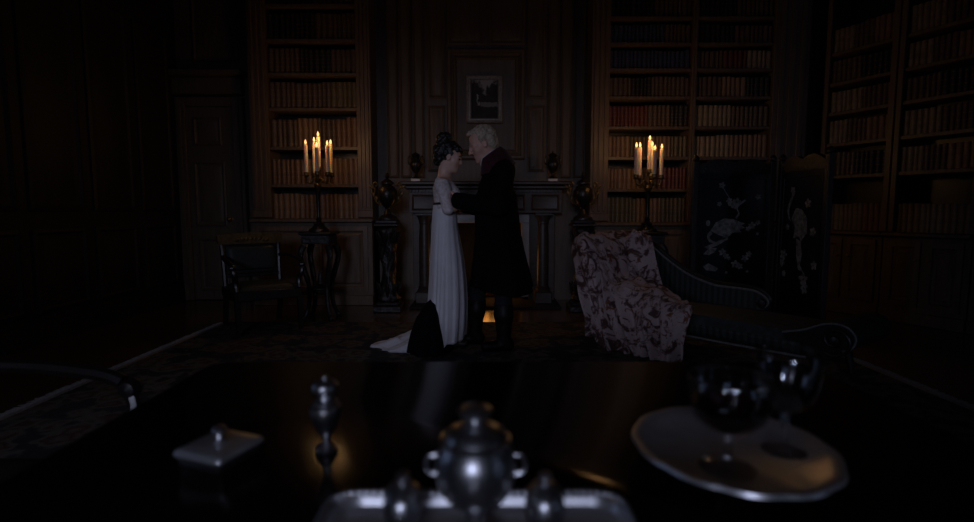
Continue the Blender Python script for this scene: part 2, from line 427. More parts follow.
# left wall with two window openings
wl = MB(); zs0, zs1 = .9, 2.7; ys = [-3.2]+[y for p in WIN_Y for y in p]+[YW]
for i in range(0, len(ys), 2): wl.box(LW-.2, LW, ys[i], ys[i+1], 0, CEIL)
for y0, y1 in WIN_Y: wl.box(LW-.2, LW, y0, y1, 0, zs0); wl.box(LW-.2, LW, y0, y1, zs1, CEIL)
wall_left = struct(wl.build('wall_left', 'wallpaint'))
for n, (y0, y1, kind) in enumerate([(*WIN_Y[0], 'L'), (*WIN_X[0], 'R')]):
    wn = sempty('window_%d' % (n+1), (LW-.1, (y0+y1)/2, zs0) if kind == 'L' else ((y0+y1)/2, RW-.1, zs0), 0 if kind == 'L' else PI/2)
    h = (y1-y0)/2; f = MB()
    f.box(-.04, .04, -h, -h+.06, 0, 1.8); f.box(-.04, .04, h-.06, h, 0, 1.8); f.box(-.04, .04, -h+.06, h-.06, 0, .06); f.box(-.04, .04, -h+.06, h-.06, 1.74, 1.8)
    f.box(-.03, .03, -.018, .018, .06, 1.74)
    for k in range(1, 4): f.box(-.03, .03, -h+.06, h-.06, 1.8*k/4-.015, 1.8*k/4+.015)
    f.build('window_frame', 'wallpaint', wn)
    for s_ in (0, 1):
        for k in range(4):
            ya, yb = (-h+.06, -.018) if s_ == 0 else (.018, h-.06)
            MB().box(-.004, .004, ya, yb, 1.8*k/4+.06 if k == 0 else 1.8*k/4+.015, 1.8*(k+1)/4-.06 if k == 3 else 1.8*(k+1)/4-.015).build('pane', 'pane', wn)
wq = MB(); xs_ = [LW-.2]+[x for p in WIN_X for x in p]+[7.5]
for i in range(0, len(xs_), 2): wq.box(xs_[i], xs_[i+1], RW-.2, RW, 0, CEIL)
for a, b in WIN_X: wq.box(a, b, RW-.2, RW, 0, zs0); wq.box(a, b, RW-.2, RW, zs1, CEIL)
struct(wq.build('wall_rear', 'wallpaint'))
# right wall, turned outward from the back wall
wr_o = Vector((XR, YF, 0))+CN*.36
wr = MB().box(-.5, 10.3, 0, .2, 0, CEIL)
ang_r = math.atan2(CD.y, CD.x)
wall_right = struct(wr.build('wall_right', 'panel'))
wall_right.location = wr_o; wall_right.rotation_euler = (0, 0, ang_r)
for i in range(5):   # dado panels along the dark left wall
    y0 = 2.9+i*.72
    for z0, z1 in ((.25, .95), (1.1, 3.1)):
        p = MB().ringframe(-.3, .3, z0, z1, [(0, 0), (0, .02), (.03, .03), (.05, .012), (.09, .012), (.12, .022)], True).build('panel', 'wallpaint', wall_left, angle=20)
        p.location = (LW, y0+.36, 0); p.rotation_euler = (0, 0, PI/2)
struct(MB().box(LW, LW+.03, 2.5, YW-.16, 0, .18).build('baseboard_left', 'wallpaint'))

PANEL = [(0, 0), (0, .018), (.018, .026), (.034, .012), (.05, .008), (.075, .016)]
BOLEC = [(0, 0), (0, .03), (.02, .052), (.045, .055), (.062, .03), (.078, .022), (.09, .004)]
def wpanel(px0, px1, py0, py1, y=YW, prof=PANEL, cap=True, m='panel', par=wall_back, name='panel'):
    ym = (py0+py1)/2
    return MB().ringframe(PX(px0, y, ym), PX(px1, y, ym), PZ(py1, y), PZ(py0, y), prof, cap, y=y).build(name, m, par, angle=20)
# overmantel panelling
def stile(px0, px1, py0, py1, d=.02, name='stile', y=YW, m='panel', par=wall_back):
    ym = (py0+py1)/2
    return MB().box(PX(px0, y, ym), PX(px1, y, ym), y-d, y-.001, PZ(py1, y), PZ(py0, y), bev=.006).build(name, m, par)
wpanel(447, 525, 49, 160, prof=BOLEC, cap=False, name='bolection_frame')
wpanel(454, 518, 57, 153, prof=[(0, 0), (0, .022), (.02, .03), (.04, .012), (.05, .01)], cap=True, name='centre_panel')
for a, b in ((428, 445), (527, 545)):
    wpanel(a, b, 106, 172); wpanel(a, b, -8, 99)
wpanel(447, 483, -8, 45); wpanel(489, 525, -8, 45)
for c0 in (387, 548):      # flat pilasters with reeded strips either side
    for k in range(3):
        wpanel(c0+k*13, c0+11+k*13, -8, 178, prof=[(0, 0), (0, .02+.012*(k == 1)), (.012, .03+.012*(k == 1)), (.03, .014+.012*(k == 1)), (.045, .014+.012*(k == 1))], name='panel')
# panelled door and its frame, far left of the back wall
yd = YW
door = sempty('door_1', (PX(216, yd), YW, 0), 0, 'dark oak panelled door left of the bookcase')
dx = lambda px, py: PX(px, yd, py)-door.location.x
zt = PZ(108, yd)
d0, d1 = dx(191, 160), dx(237, 160)
MB().box(d0, d1, -.05, -.002, .01, zt).build('leaf', 'panel', door)
for a, b, c, d in ((196, 224, 118, 146), (198, 229, 162, 226), (203, 231, 238, 290)):
    MB().ringframe(dx(a, (c+d)/2), dx(b, (c+d)/2), PZ(d, yd), PZ(c, yd), PANEL, True, y=-.05).build('panel', 'panel', door, angle=20)
for a, b in ((d0-.14, d0), (d1, d1+.13)):
    MB().box(a, b, -.09, -.002, 0, zt+.12, bev=.01).build('architrave', 'panel', door)
    MB().box(a+.04, b-.04, -.11, -.09, 0, zt+.08, bev=.008).build('moulding', 'panel', door)
MB().box(d0, d1, -.09, -.002, zt, zt+.12, bev=.01).build('lintel', 'panel', door)
MB().box(d0-.14, d1+.13, -.12, -.002, zt+.14, zt+.34, bev=.01).build('frieze', 'panel', door)
MB().box(d0-.18, d1+.17, -.19, -.002, zt+.34, zt+.42, bev=.015).build('cornice', 'panel', door)
MB().lathe([(0.001, 0), (.028, 0), (.03, .004), (.014, .008), (.012, .03), (.028, .045), (.03, .06), (.018, .072), (.001, .074)], 14).xf(Matrix.Translation((d1-.08, -.05, 1.0)) @ Matrix.Rotation(PI/2, 4, 'X')).build('handle', 'brass', door)
wpanel(192, 240, -8, 62)

# ------------------------------------------------------------------ books
COLS = {'tan': (0.23, 0.135, 0.08), 'brown': (0.16, 0.085, 0.05), 'umber': (0.105, 0.068, 0.048), 'red': (0.13, 0.035, 0.033), 'navy': (0.035, 0.045, 0.1),
        'black': (.022, .018, .017), 'olive': (0.12, 0.095, 0.055), 'cream': (.25, .19, .125)}
for k, c in COLS.items(): M['lea_'+k] = mat('leather_'+k, c, .5, var=.3, scale=14, bump=.1)
M['tooling'] = mat('gilt_tooling', (.26, .17, .07), .45, .5, var=.35, scale=90)
def book_shape(b, w, d, h, o=(0, 0, 0), bands=5, mi=(0, 1, 2)):
    """spine toward -y; origin bottom-left-front"""
    ox, oy, oz = o; n = 4; arc = [(ox+w*i/n, oy-.30*w*math.sin(PI*i/n)) for i in range(n+1)]
    b.prism([(x, y) for x, y in arc]+[(ox+w, oy+d), (ox+w*.86, oy+d), (ox+w*.86, oy+.012), (ox+w*.14, oy+.012), (ox+w*.14, oy+d), (ox, oy+d)], oz, oz+h, mi[0], 'z')
    b.box(ox+w*.14, ox+w*.86, oy+.012, oy+d-.008, oz+.006, oz+h-.006, mi[2])
    for k in range(bands):
        z = oz+h*(.10+.8*k/(bands-1)) if bands > 1 else oz+h*.5
        pts = [(ox+w*i/n, oy-(.30*w+.0035)*math.sin(PI*i/n)-.0012) for i in range(n+1)]
        vs = [(x, y, z-h*.008) for x, y in pts]+[(x, y, z+h*.008) for x, y in pts]
        b.add(vs, [(i, i+1, i+n+2, i+n+1) for i in range(n)], mi[1])
BOOKMESH = {}
def bookmesh(col, var):
    if (col, var) not in BOOKMESH:
        b = MB(); book_shape(b, 1*.05, .21, .30, bands=(5, 4, 6, 2)[var]); BOOKMESH[col, var] = b.mesh('book', ['lea_'+col, 'tooling', 'page'], angle=50)
    return BOOKMESH[col, var]
stuff_b = MB(); stuff_mats = ['lea_'+k for k in COLS]+['tooling', 'page']; cidx = {k: i for i, k in enumerate(COLS)}
NB = [0]
def book_row(o, dirx, rz, x0, x1, z, zspace, n, cols, label, group, asstuff=False, hvar=.06, fill=.84, tilt_last=False):
    """o: Vector of the bay's front-left corner, dirx: unit vector along the shelf"""
    ws = np.array([random.uniform(.75, 1.25) for _ in range(n)]); ws = ws/ws.sum()*(x1-x0-.004-.0030*n)
    x = x0+.002; hb = zspace*fill; seg = max(1, n//random.randint(2, 3)); vstate = random.randint(0, 3); h0 = hb
    for i in range(n):
        if i % seg == 0: vstate = random.randint(0, 3); h0 = hb*random.uniform(1-hvar*1.6, 1)
        c = cols[min(len(cols)-1, int(i*len(cols)/n))] if isinstance(cols, list) else random.choice(cols)
        h = h0*random.uniform(1-hvar*.25, 1); wd = ws[i]
        if asstuff:
            t = MB(); book_shape(t, wd, .2, h, bands=4, mi=(cidx[c], len(COLS), len(COLS)+1))
            t.xf(Matrix.Translation(o+dirx*x+Vector((0, 0, z+.001))) @ Matrix.Rotation(rz, 4, 'Z'))
            off = len(stuff_b.v); stuff_b.v += t.v; stuff_b.f += [tuple(q+off for q in f) for f in t.f]; stuff_b.mi += t.mi
        else:
            ob = bpy.data.objects.new('book', bookmesh(c, vstate)); C.objects.link(ob)
            ob.location = o+dirx*x+Vector((0, 0, z+.001)); ob.rotation_euler = (0, 0, rz); ob.scale = (wd/.05, 1, h/.30)
            tag(ob, '%s book, %s from left, %s' % ({'tan': 'tan leather', 'brown': 'brown leather', 'umber': 'dark brown', 'red': 'dull red', 'navy': 'dark blue', 'black': 'black', 'olive': 'olive brown', 'cream': 'pale'}[c], ORDN[i], label), 'book', group); NB[0] += 1
        x += wd+.0030
EXX = Vector((1, 0, 0))
ORDN = ['first', 'second', 'third', 'fourth', 'fifth', 'sixth', 'seventh', 'eighth', 'ninth', 'tenth', 'eleventh', 'twelfth', 'thirteenth', 'fourteenth', 'fifteenth', 'sixteenth', 'seventeenth', 'eighteenth', 'nineteenth', 'twentieth']
ORD = ['top', 'second', 'third', 'fourth', 'fifth', 'sixth', 'seventh', 'eighth']

def bookcase(name, label, o, rz, W, shelves, top, ledge, pil=(.2, .2), dep=.35, doors=2, ped=.12, over=(.03, .03)):
    """unit in its own frame: x along the front, y into the wall; o = front left bottom corner of the inner bay"""
    t = thing(name, label, 'bookcase', o, rz)
    pl, pr = pil
    MB().box(0, W, dep-.02, dep-.002, ledge, top).build('back_panel', 'dark', t)
    for s_, p in ((0, pl), (1, pr)):
        if p <= 0: continue
        a, b = (-p, 0) if s_ == 0 else (W, W+p)
        MB().box(a, b, .04, dep-.002, 0, top).build('side_panel', 'case', t)
        q = MB(); q.box(a, b, 0, .04, ledge, top, bev=.006); pi = q.build('pilaster', 'case', t)
        if p > .1:
            nf = 3 if p > .16 else 2; g = p/(nf*2+1)
            for k in range(nf): MB().box(a+g*(2*k+1), a+g*(2*k+2), -.014, 0, ledge+.12, top-.2, bev=.005).build('reed', 'case', pi)
            MB().box(a-.008, b+.008, -.02, 0, ledge+.01, ledge+.10, bev=.008).build('plinth_block', 'case', pi)
    for z in shelves:
        MB().box(0.001, W-.001, .022, dep-.021, z-.040, z, bev=.004).build('shelf', 'case', t)
    a, b = -pl, W+pr
    MB().box(a-over[0]*.6, b+over[1]*.6, -.10, .035, ledge-.045, ledge, bev=.01).build('ledge', 'case', t)
    base = MB().box(a, b, -.05, dep-.002, ped, ledge-.046).build('base_cabinet', 'case', t)
    MB().box(a, b, -.07, dep-.002, 0, ped, bev=.006).build('plinth', 'case', t)
    n = doors; g = .05; dw = (b-a-g*(n+1))/n
    for k in range(n):
        x0 = a+g+k*(dw+g)
        dr = MB().ringframe(x0, x0+dw, ped+.05, ledge-.09, [(0, 0), (0, .02), (.05, .024), (.058, .01), (.08, .006), (.10, .016)], True, y=-.05).build('door', 'case', t, angle=20)
        MB().lathe([(.001, 0), (.011, 0), (.007, .008), (.012, .018), (.013, .024), (.001, .03)], 10).xf(Matrix.Translation((x0+(dw-.03 if k % 2 == 0 else .03), -.074, (ped+ledge)/2+.12)) @ Matrix.Rotation(PI/2, 4, 'X')).build('knob', 'brass', dr)
    MB().box(a-over[0], b+over[1], -.06, dep-.002, top, top+.10, bev=.01).build('frieze', 'case', t)
    MB().box(a-over[0], b+over[1], -.14, dep-.002, top+.10, top+.22, bev=.02).build('cornice', 'case', t)
    return t
TOP = CEIL-.26
# left bookcase
L0, L1 = PX(268.5, YF, 130), PX(357, YF, 130)
YL = [218.5, 184, 146.5, 107.5, 72.5, 38.5, 3.5]
zl = [PZ(y, YF+.02) for y in YL]
bookcase('bookcase', 'tall oak bookcase left of the fireplace, behind the candelabrum', (L0, YF, 0), 0, L1-L0, zl[1:], TOP, zl[0], (PX(268, YF)-PX(250, YF), PX(371, YF)-PX(357, YF)))
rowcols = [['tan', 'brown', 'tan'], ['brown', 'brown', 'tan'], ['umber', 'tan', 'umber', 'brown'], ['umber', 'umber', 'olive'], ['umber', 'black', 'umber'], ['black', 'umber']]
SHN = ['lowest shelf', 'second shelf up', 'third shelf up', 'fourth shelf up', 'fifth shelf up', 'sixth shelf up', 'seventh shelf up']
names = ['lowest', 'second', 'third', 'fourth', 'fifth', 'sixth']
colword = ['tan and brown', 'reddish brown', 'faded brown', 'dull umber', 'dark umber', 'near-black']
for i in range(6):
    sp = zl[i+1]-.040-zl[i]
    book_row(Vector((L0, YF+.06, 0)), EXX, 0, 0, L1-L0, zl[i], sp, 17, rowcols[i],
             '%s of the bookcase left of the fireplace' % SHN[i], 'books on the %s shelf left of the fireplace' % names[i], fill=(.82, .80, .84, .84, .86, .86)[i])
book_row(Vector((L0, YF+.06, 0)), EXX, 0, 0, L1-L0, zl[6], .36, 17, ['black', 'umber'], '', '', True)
# right bookcases: two bays side by side
YR = [222, 188.5, 156.5, 126, 96, 68, 42, 16]
zr = [PZ(y, YF+.02) for y in YR]
R0, R1 = PX(609, YF, 130), PX(690, YF, 130); R2, R3 = PX(695, YF, 130), PX(771, YF, 130)
bookcase('bookcase', 'tall oak bookcase right of the fireplace, behind the right candelabrum', (R0, YF, 0), 0, R1-R0, zr[1:], TOP, zr[0], (PX(609, YF)-PX(591, YF), (R2-R1)*.5-.001), over=(.03, 0))
bookcase('bookcase', 'oak bookcase bay above the black lacquer screen', (R2, YF, 0), 0, R3-R2, zr[1:], TOP, zr[0], ((R2-R1)*.5-.001, XR-R3-.01), over=(0, 0))
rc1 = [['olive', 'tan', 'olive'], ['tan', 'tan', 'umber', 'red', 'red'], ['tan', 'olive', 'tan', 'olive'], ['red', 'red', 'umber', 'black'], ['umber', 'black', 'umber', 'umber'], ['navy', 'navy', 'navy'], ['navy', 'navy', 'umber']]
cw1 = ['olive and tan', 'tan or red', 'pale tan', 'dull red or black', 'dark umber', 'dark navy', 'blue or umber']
nm = ['lowest', 'second', 'third', 'fourth', 'fifth', 'sixth', 'seventh']
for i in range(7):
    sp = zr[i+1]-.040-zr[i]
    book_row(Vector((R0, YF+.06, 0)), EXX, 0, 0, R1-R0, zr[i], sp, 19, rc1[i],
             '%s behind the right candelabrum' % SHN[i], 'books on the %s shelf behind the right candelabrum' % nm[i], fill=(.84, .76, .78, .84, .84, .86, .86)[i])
    if i < 2: continue
    cc = [['cream', 'tan'], ['cream', 'umber'], ['umber', 'tan', 'black'], ['umber', 'red', 'cream'], ['black', 'umber']][i-2]
    book_row(Vector((R2, YF+.06, 0)), EXX, 0, 0, R3-R2, zr[i], sp, 16, cc,
             '%s row above the lacquer screen' % ['lowest', 'second', 'third', 'fourth', 'fifth'][i-2], 'books on the %s row above the lacquer screen' % ['lowest', 'second', 'third', 'fourth', 'fifth'][i-2], asstuff=(i > 5))
for i in (0, 1): book_row(Vector((R2, YF+.06, 0)), EXX, 0, 0, R3-R2, zr[i], zr[i+1]-.040-zr[i], 16, ['umber', 'black'], '', '', True)
for a, b in ((R0, R1), (R2, R3)): book_row(Vector((a, YF+.06, 0)), EXX, 0, 0, b-a, zr[7], .3, 17, ['black', 'umber'], '', '', True)
# bookcase on the turned right wall
YC = 5.64
zc = [PZ(y, YC) for y in (231, 173, 138.5, 105, 73, 40)]
co = Vector((XR, YF, 0))+CD*.22
bays = [(0.0, .62), (.74, 1.36), (1.48, 2.1)]
for n, (a, b) in enumerate(bays):
    bookcase('bookcase', ['shadowed oak bookcase in the corner on the right wall', 'shadowed oak bookcase second along the right wall', 'shadowed oak bookcase nearest on the right wall'][n],
             co+CD*a, ang_r, b-a, zc[1:], TOP, zc[0], (.05, .058), dep=.345, over=(0, 0))
    for i in range(6):
        sp = (zc[i+1]-.040-zc[i]) if i < 5 else .32
        o = co+CD*a+CN*.06
        if n < 2 and i == 0:
            book_row(o, CD, ang_r, 0, b-a, zc[i], .36, 12, ['cream', 'cream', 'tan'], '%s of the right wall' % ['lowest corner shelf', 'lowest shelf in the second bay'][n], 'books on the %s of the right wall' % ['lowest corner shelf', 'lowest second-bay shelf'][n])
        else:
            book_row(o, CD, ang_r, 0, b-a, zc[i], min(sp, .34), 12, [['cream', 'umber'], ['umber', 'black'], ['cream', 'umber', 'tan']][(i+n) % 3], '', '', True)
sb = stuff_b.build('book_mass', stuff_mats, angle=50); sb['kind'] = 'stuff'
tag(sb, 'dim rows of leather books on the upper and far right shelves', 'books')

# ------------------------------------------------------------------ fireplace
def bx(px0, px1, y0, y1, py0, py1, yref, bev=.006):
    ym = (py0+py1)/2
    return MB().box(PX(px0, yref, ym), PX(px1, yref, ym), y0, y1, PZ(py1, yref), PZ(py0, yref), bev=bev)
mt = thing('fireplace_mantel', 'carved dark wooden fireplace mantel with columns and white marble slips', 'fireplace', (PX(485.5, YW), YW, 0))
def mp(mb, name, m='mantel', par=None, **k):
    mb.xf(Matrix.Translation(-mt.location)); return mb.build(name, m, par or mt, **k)
ysf = 6.22
zsh = PZ(181, ysf); zfr0 = PZ(190.5, ysf+.1); zfr1 = PZ(213, ysf+.15)
mp(MB().box(PX(399, ysf), PX(573, ysf), ysf, YW-.06, zsh-.045, zsh, bev=.012), 'mantel_shelf')
mp(MB().box(PX(404, ysf), PX(568, ysf), ysf+.04, YW-.06, zsh-.09, zsh-.046, bev=.012), 'bed_moulding')
fr = mp(MB().box(PX(408, 6.3), PX(563, 6.3), 6.33, YW-.06, zfr1, zsh-.091, bev=.004), 'frieze')
xa, xb = PX(409, 6.3), PX(562, 6.3); nd = 44
for k in range(nd):
    xx = xa+(xb-xa)*k/nd; mp(MB().box(xx, xx+.022, 6.29, 6.329, zsh-.125, zsh-.094), 'dentil', par=mt)
for a, b in ((412, 440), (446, 525), (531, 559)):
    mp(MB().ringframe(PX(a, 6.33, 200), PX(b, 6.33, 200), zfr1+.03, zsh-.15, [(0, 0), (0, .012), (.012, .018), (.022, .006), (.03, .004)], True, y=6.33), 'frieze_panel', angle=20)
zop = PZ(216, 6.5)
for cx in (424.5, 543):
    x = PX(cx, 6.3, 260)
    mp(MB().box(x-.15, x+.15, 6.44, YW-.002, 0, zfr1-.001, bev=.006), 'jamb')
    mp(MB().box(x-.10, x+.10, 6.22, 6.439, 0, .16, bev=.01), 'plinth')
    mp(MB().lathe([(.085, .16), (.088, .175), (.075, .19), (.082, .205), (.066, .22), (.068, .45), (.064, .8), (.056, zfr1-.13), (.066, zfr1-.12), (.062, zfr1-.10), (.082, zfr1-.05), (.085, zfr1-.03)], 24, (x, 6.33, 0)), 'column')
    mp(MB().box(x-.10, x+.10, 6.23, 6.439, zfr1-.03, zfr1-.001, bev=.005), 'capital')
# marble slips round the opening
xo0, xo1 = PX(439, 6.5, 250), PX(532, 6.5, 250)
mp(MB().box(xo0, fx0, 6.52, YW-.002, .05, fz, bev=.004), 'marble_slip', 'marble')
mp(MB().box(fx1, xo1, 6.52, YW-.002, .05, fz, bev=.004), 'marble_slip', 'marble')
mp(MB().box(xo0, xo1, 6.52, YW-.002, fz+.001, zfr1-.002, bev=.004), 'marble_slip', 'marble')
hs = mp(MB().box(PX(412, 6.2, 300), PX(559, 6.2, 300), 5.98, YW-.002, .0005, .03, bev=.006), 'hearth_slab', 'soot')
fb = MB(); d = .5
fb.box(fx0-.06, fx0, YW+.2, YW+.2+d, 0, fz+.3); fb.box(fx1, fx1+.06, YW+.2, YW+.2+d, 0, fz+.3); fb.box(fx0-.06, fx1+.06, YW+.2+d, YW+.26+d, 0, fz+.3); fb.box(fx0-.06, fx1+.06, YW+.2, YW+.26+d, fz+.3, fz+.36)
mp(fb, 'firebox', 'soot')
# grate with logs and a small fire
gx, gy = PX(487, 6.7, 290), 6.80
gr = thing('fire_grate', 'black iron fire grate holding burning logs', 'grate', (gx, gy, 0))
for k in range(7): MB().tube([(-.24+.08*k, -.14, .08), (-.24+.08*k, .14, .08)], .008).build('bar', 'boot', gr)
MB().tube([(-.27, -.15, .20), (.27, -.15, .20)], .01).build('front_rail', 'boot', gr); MB().tube([(-.27, -.15, .13), (.27, -.15, .13)], .01).build('front_rail', 'boot', gr)
for sx in (-.26, .26):
    for sy in (-.14, .14): MB().tube([(sx, sy, 0), (sx, sy, .24 if sy < 0 else .1)], .012).build('leg', 'boot', gr)
for k, (x, y, r, a, z) in enumerate(((-.03, -.06, .045, .1, .138), (.02, .06, .05, -.15, .142), (0, 0, .04, .5, .237))):
    c, s_ = math.cos(a), math.sin(a); lg = MB()
    lg.tube([(x-c*.2, y-s_*.1, z), (x-c*.1, y-s_*.05, z+.004), (x, y, z), (x+c*.1, y+s_*.05, z-.004), (x+c*.2, y+s_*.1, z)], [r*.9, r, r*.95, r, r*.85], 12)
    o = lg.build('log', 'log'); o.location = (gx, gy, 0); tag(o, ['charred log at the front of the fire grate', 'charred log at the back of the fire grate', 'charred log lying across the top of the fire'][k], 'log')
fl = thing('fire', 'low orange flames rising from the logs in the fireplace', 'fire', (gx, gy, .2))
for k in range(6):
    x = random.uniform(-.17, .17); y = random.uniform(-.05, .06); hh = random.uniform(.12, .24)
    MB().lathe([(.001, 0), (.022, .03), (.03, .06), (.02, hh*.6), (.008, hh*.85), (.0005, hh)], 10, (x, y, 0), sx=1, sy=.6).build('flame', 'fire', fl)
ld = bpy.data.lights.new('fire_light', 'POINT'); ld.energy = FIRE_W; ld.color = (1, .42, .1); ld.shadow_soft_size = .10
lo = bpy.data.objects.new('fire_light', ld); C.objects.link(lo); lo.location = (gx, gy-.1, .45)

# picture above the mantel
yp = YW-.06
pc = thing('picture', 'small framed landscape painting hanging above the mantel', 'picture', (PX(484.5, yp, 100), yp, PZ(123, yp)))
pw, ph = PX(502.5, yp, 100)-PX(466.5, yp, 100), PZ(76, yp)-PZ(123.5, yp)
MB().ringframe(-pw/2, pw/2, 0, ph, [(0, -.02), (0, .02), (.012, .03), (.03, .022), (.045, .026), (.056, .008), (.058, 0)]).build('frame', 'pframe', pc, angle=25)
MB().box(-pw/2+.056, pw/2-.056, -.004, .012, .056, ph-.056).build('canvas', 'painting', pc)
MB().box(-pw/2+.004, pw/2-.004, .012, .02, .004, ph-.004).build('backing', 'dark', pc)

# ------------------------------------------------------------------ urns
def urn(name, label, loc, h, rz=0, handles=True, group=None, m='bronze'):
    t = thing(name, label, 'urn', loc, rz, group); k = h/.30; t.scale = (.80, .80, 1)
    MB().box(-.055*k, .055*k, -.055*k, .055*k, 0, .028*k, bev=.004).build('base', 'marble' if m == 'bronze' and name == 'mantel_urn' else m, t)
    MB().lathe([(x*k, z*k) for x, z in ((.042, .028), (.045, .036), (.03, .045), (.016, .06), (.014, .08), (.024, .09), (.05, .11), (.066, .145), (.069, .175), (.06, .20), (.045, .215), (.04, .235), (.05, .25), (.056, .256), (.05, .26))], 20).build('body', m, t)
    ld = MB().lathe([(x*k, z*k) for x, z in ((.05, .26), (.044, .268), (.03, .276), (.012, .281))], 20).build('lid', m, t)
    MB().lathe([(x*k, z*k) for x, z in ((.006, .281), (.012, .288), (.011, .296), (.004, .302), (.001, .306))], 12).build('finial', m, ld)
    if handles:
        for s_ in (-1, 1):
            pts = spline([(s_*.062*k, 0, .165*k), (s_*.088*k, 0, .175*k), (s_*.10*k, 0, .205*k), (s_*.09*k, 0, .24*k), (s_*.07*k, 0, .245*k), (s_*.06*k, 0, .225*k), (s_*.047*k, 0, .218*k)], 4)
            MB().tube(pts, .0075*k, 8).build('handle', m, t)
    return t
yu = 6.38
for px, l in ((416, 'small dark bronze urn on the mantel left of the couple'), (552.5, 'small dark bronze urn on the mantel right of the couple')):
    urn('mantel_urn', l, (PX(px, yu, 178), yu, zsh+.0005), PZ(151, yu)-zsh, group='mantel urns')

def pedestal(px, side):
    yq = 5.92; x = PX(px, yq, 260); top = PZ(220, yq)
    t = thing('carved_pedestal', 'carved black pedestal %s of the fireplace holding an urn' % side, 'pedestal', (x, yq, 0), 0, 'carved pedestals')
    MB().box(-.15, .15, -.15, .15, 0, .07, bev=.01).build('plinth', 'carve', t)
    MB().box(-.12, .12, -.12, .12, .07, .11, bev=.012).build('step', 'carve', t)
    def tw(a, z): return 1+.13*math.sin(3*a+z*16)+.06*math.sin(9*a-z*30)
    pr = [(.10, .11), (.12, .14), (.095, .18)]+[(.082+.012*math.sin(z*11), z) for z in np.linspace(.2, top-.2, 26)]+[(.10, top-.15), (.115, top-.11), (.09, top-.07)]
    MB().lathe(pr, 36, rmod=tw).build('shaft', 'carve', t, angle=60)
    for k in range(8):     # leaf carving low and high on the shaft
        a = 2*PI*k/8
        for z0, l in ((.16, .16), (top-.26, .14)):
            pts = spline([(.09*math.cos(a), .09*math.sin(a), z0), (.115*math.cos(a), .115*math.sin(a), z0+l*.6), (.135*math.cos(a), .135*math.sin(a), z0+l)], 4)
            MB().tube(pts, [.012, .016, .02, .022, .022, .02, .016, .01, .004], 6).build('leaf', 'carve', t)
    MB().box(-.13, .13, -.13, .13, top-.07, top-.035, bev=.01).build('neck', 'carve', t)
    MB().box(-.115, .115, -.115, .115, top-.035, top, bev=.008).build('top', 'dark', t)
    # covered globe urn on the pedestal
    h = PZ(171, yq)-top; k = h/.5
    u = thing('globe_urn', 'round-bodied bronze urn with scroll handles on the pedestal %s of the fireplace' % side, 'urn', (x, yq, top+.0005), 0, 'globe urns')
    MB().lathe([(r*k, z*k) for r, z in ((.10, 0), (.10, .02), (.085, .035), (.04, .06), (.03, .09), (.022, .11), (.03, .13))], 24).build('foot', 'bronze', u)
    MB().lathe([(r*k, z*k) for r, z in ((.03, .13), (.055, .15), (.088, .20), (.10, .25), (.095, .30), (.075, .335), (.05, .355), (.052, .362), (.066, .368), (.066, .378))], 28).build('body', 'bronze', u)
    l = MB().lathe([(r*k, z*k) for r, z in ((.066, .378), (.055, .395), (.03, .41), (.018, .42))], 24).build('lid', 'bronze', u)
    MB().lathe([(r*k, z*k) for r, z in ((.012, .42), (.02, .435), (.024, .45), (.014, .47), (.008, .485), (.001, .5))], 14).build('finial', 'bronze', l)
    for s_ in (-1, 1):
        pts = spline([(s_*.05, 0, .16), (s_*.10, 0, .17), (s_*.135, 0, .24), (s_*.125, 0, .31), (s_*.145, 0, .35), (s_*.125, 0, .385), (s_*.10, 0, .365), (s_*.112, 0, .345)], 5)
        MB().tube([Vector(p)*k for p in pts], .009*k, 8).build('handle', 'gilt', u)
        for q, (xx, zz, an) in enumerate(((.135, .24, .5), (.14, .32, .9), (.11, .19, .1))):
            lf = MB().lathe([(.001, 0), (.012*k, .014*k), (.016*k, .03*k), (.010*k, .048*k), (.0005, .062*k)], 8, sy=.35)
            lf.xf(Matrix.Translation((s_*xx*k, 0, zz*k)) @ Matrix.Rotation(s_*an, 4, 'Y')).build('leaf', 'gilt', u)
pedestal(388.5, 'left'); pedestal(582, 'right')

# ------------------------------------------------------------------ torchere stands and candelabra
def torchere(px, label):
    y = 5.5; x = PX(px, y, 260); top = PZ(231.5, y)
    t = thing('torchere_stand', label, 'stand', (x, y, 0), 0, 'torchere stands')
    MB().box(-.165, .165, -.165, .165, top-.03, top, bev=.008).build('top', 'dark', t)
    MB().box(-.14, .14, -.14, .14, top-.12, top-.031, bev=.006).build('frieze', 'carve', t)
    for k in range(4):
        a = PI/4+k*PI/2; c, s_ = math.cos(a), math.sin(a)
        prof = [(.17, top-.14), (.205, top-.20), (.20, top-.30), (.15, top-.45), (.125, .32), (.135, .15), (.175, .05), (.20, .022)]
        l = MB().tube(spline([(r*c, r*s_, z) for r, z in prof], 4), [.034]*6+[.028]*8+[.022]*9+[.02]*5+[.018], 8).build('leg', 'carve', t)
        MB().lathe([(.001, 0), (.028, .002), (.034, .018), (.026, .036), (.001, .042)], 10, (.2*c, .2*s_, 0)).build('foot', 'carve', l)
    MB().lathe([(.001, .30), (.13, .30), (.14, .31), (.14, .322), (.12, .33), (.001, .33)], 16).build('lower_shelf', 'dark', t)
    MB().lathe([(.02, .33), (.045, .36), (.03, .40), (.02, .46), (.001, .5)], 12).build('turned_finial', 'carve', t)
    return x, y, top
FLAMES = []
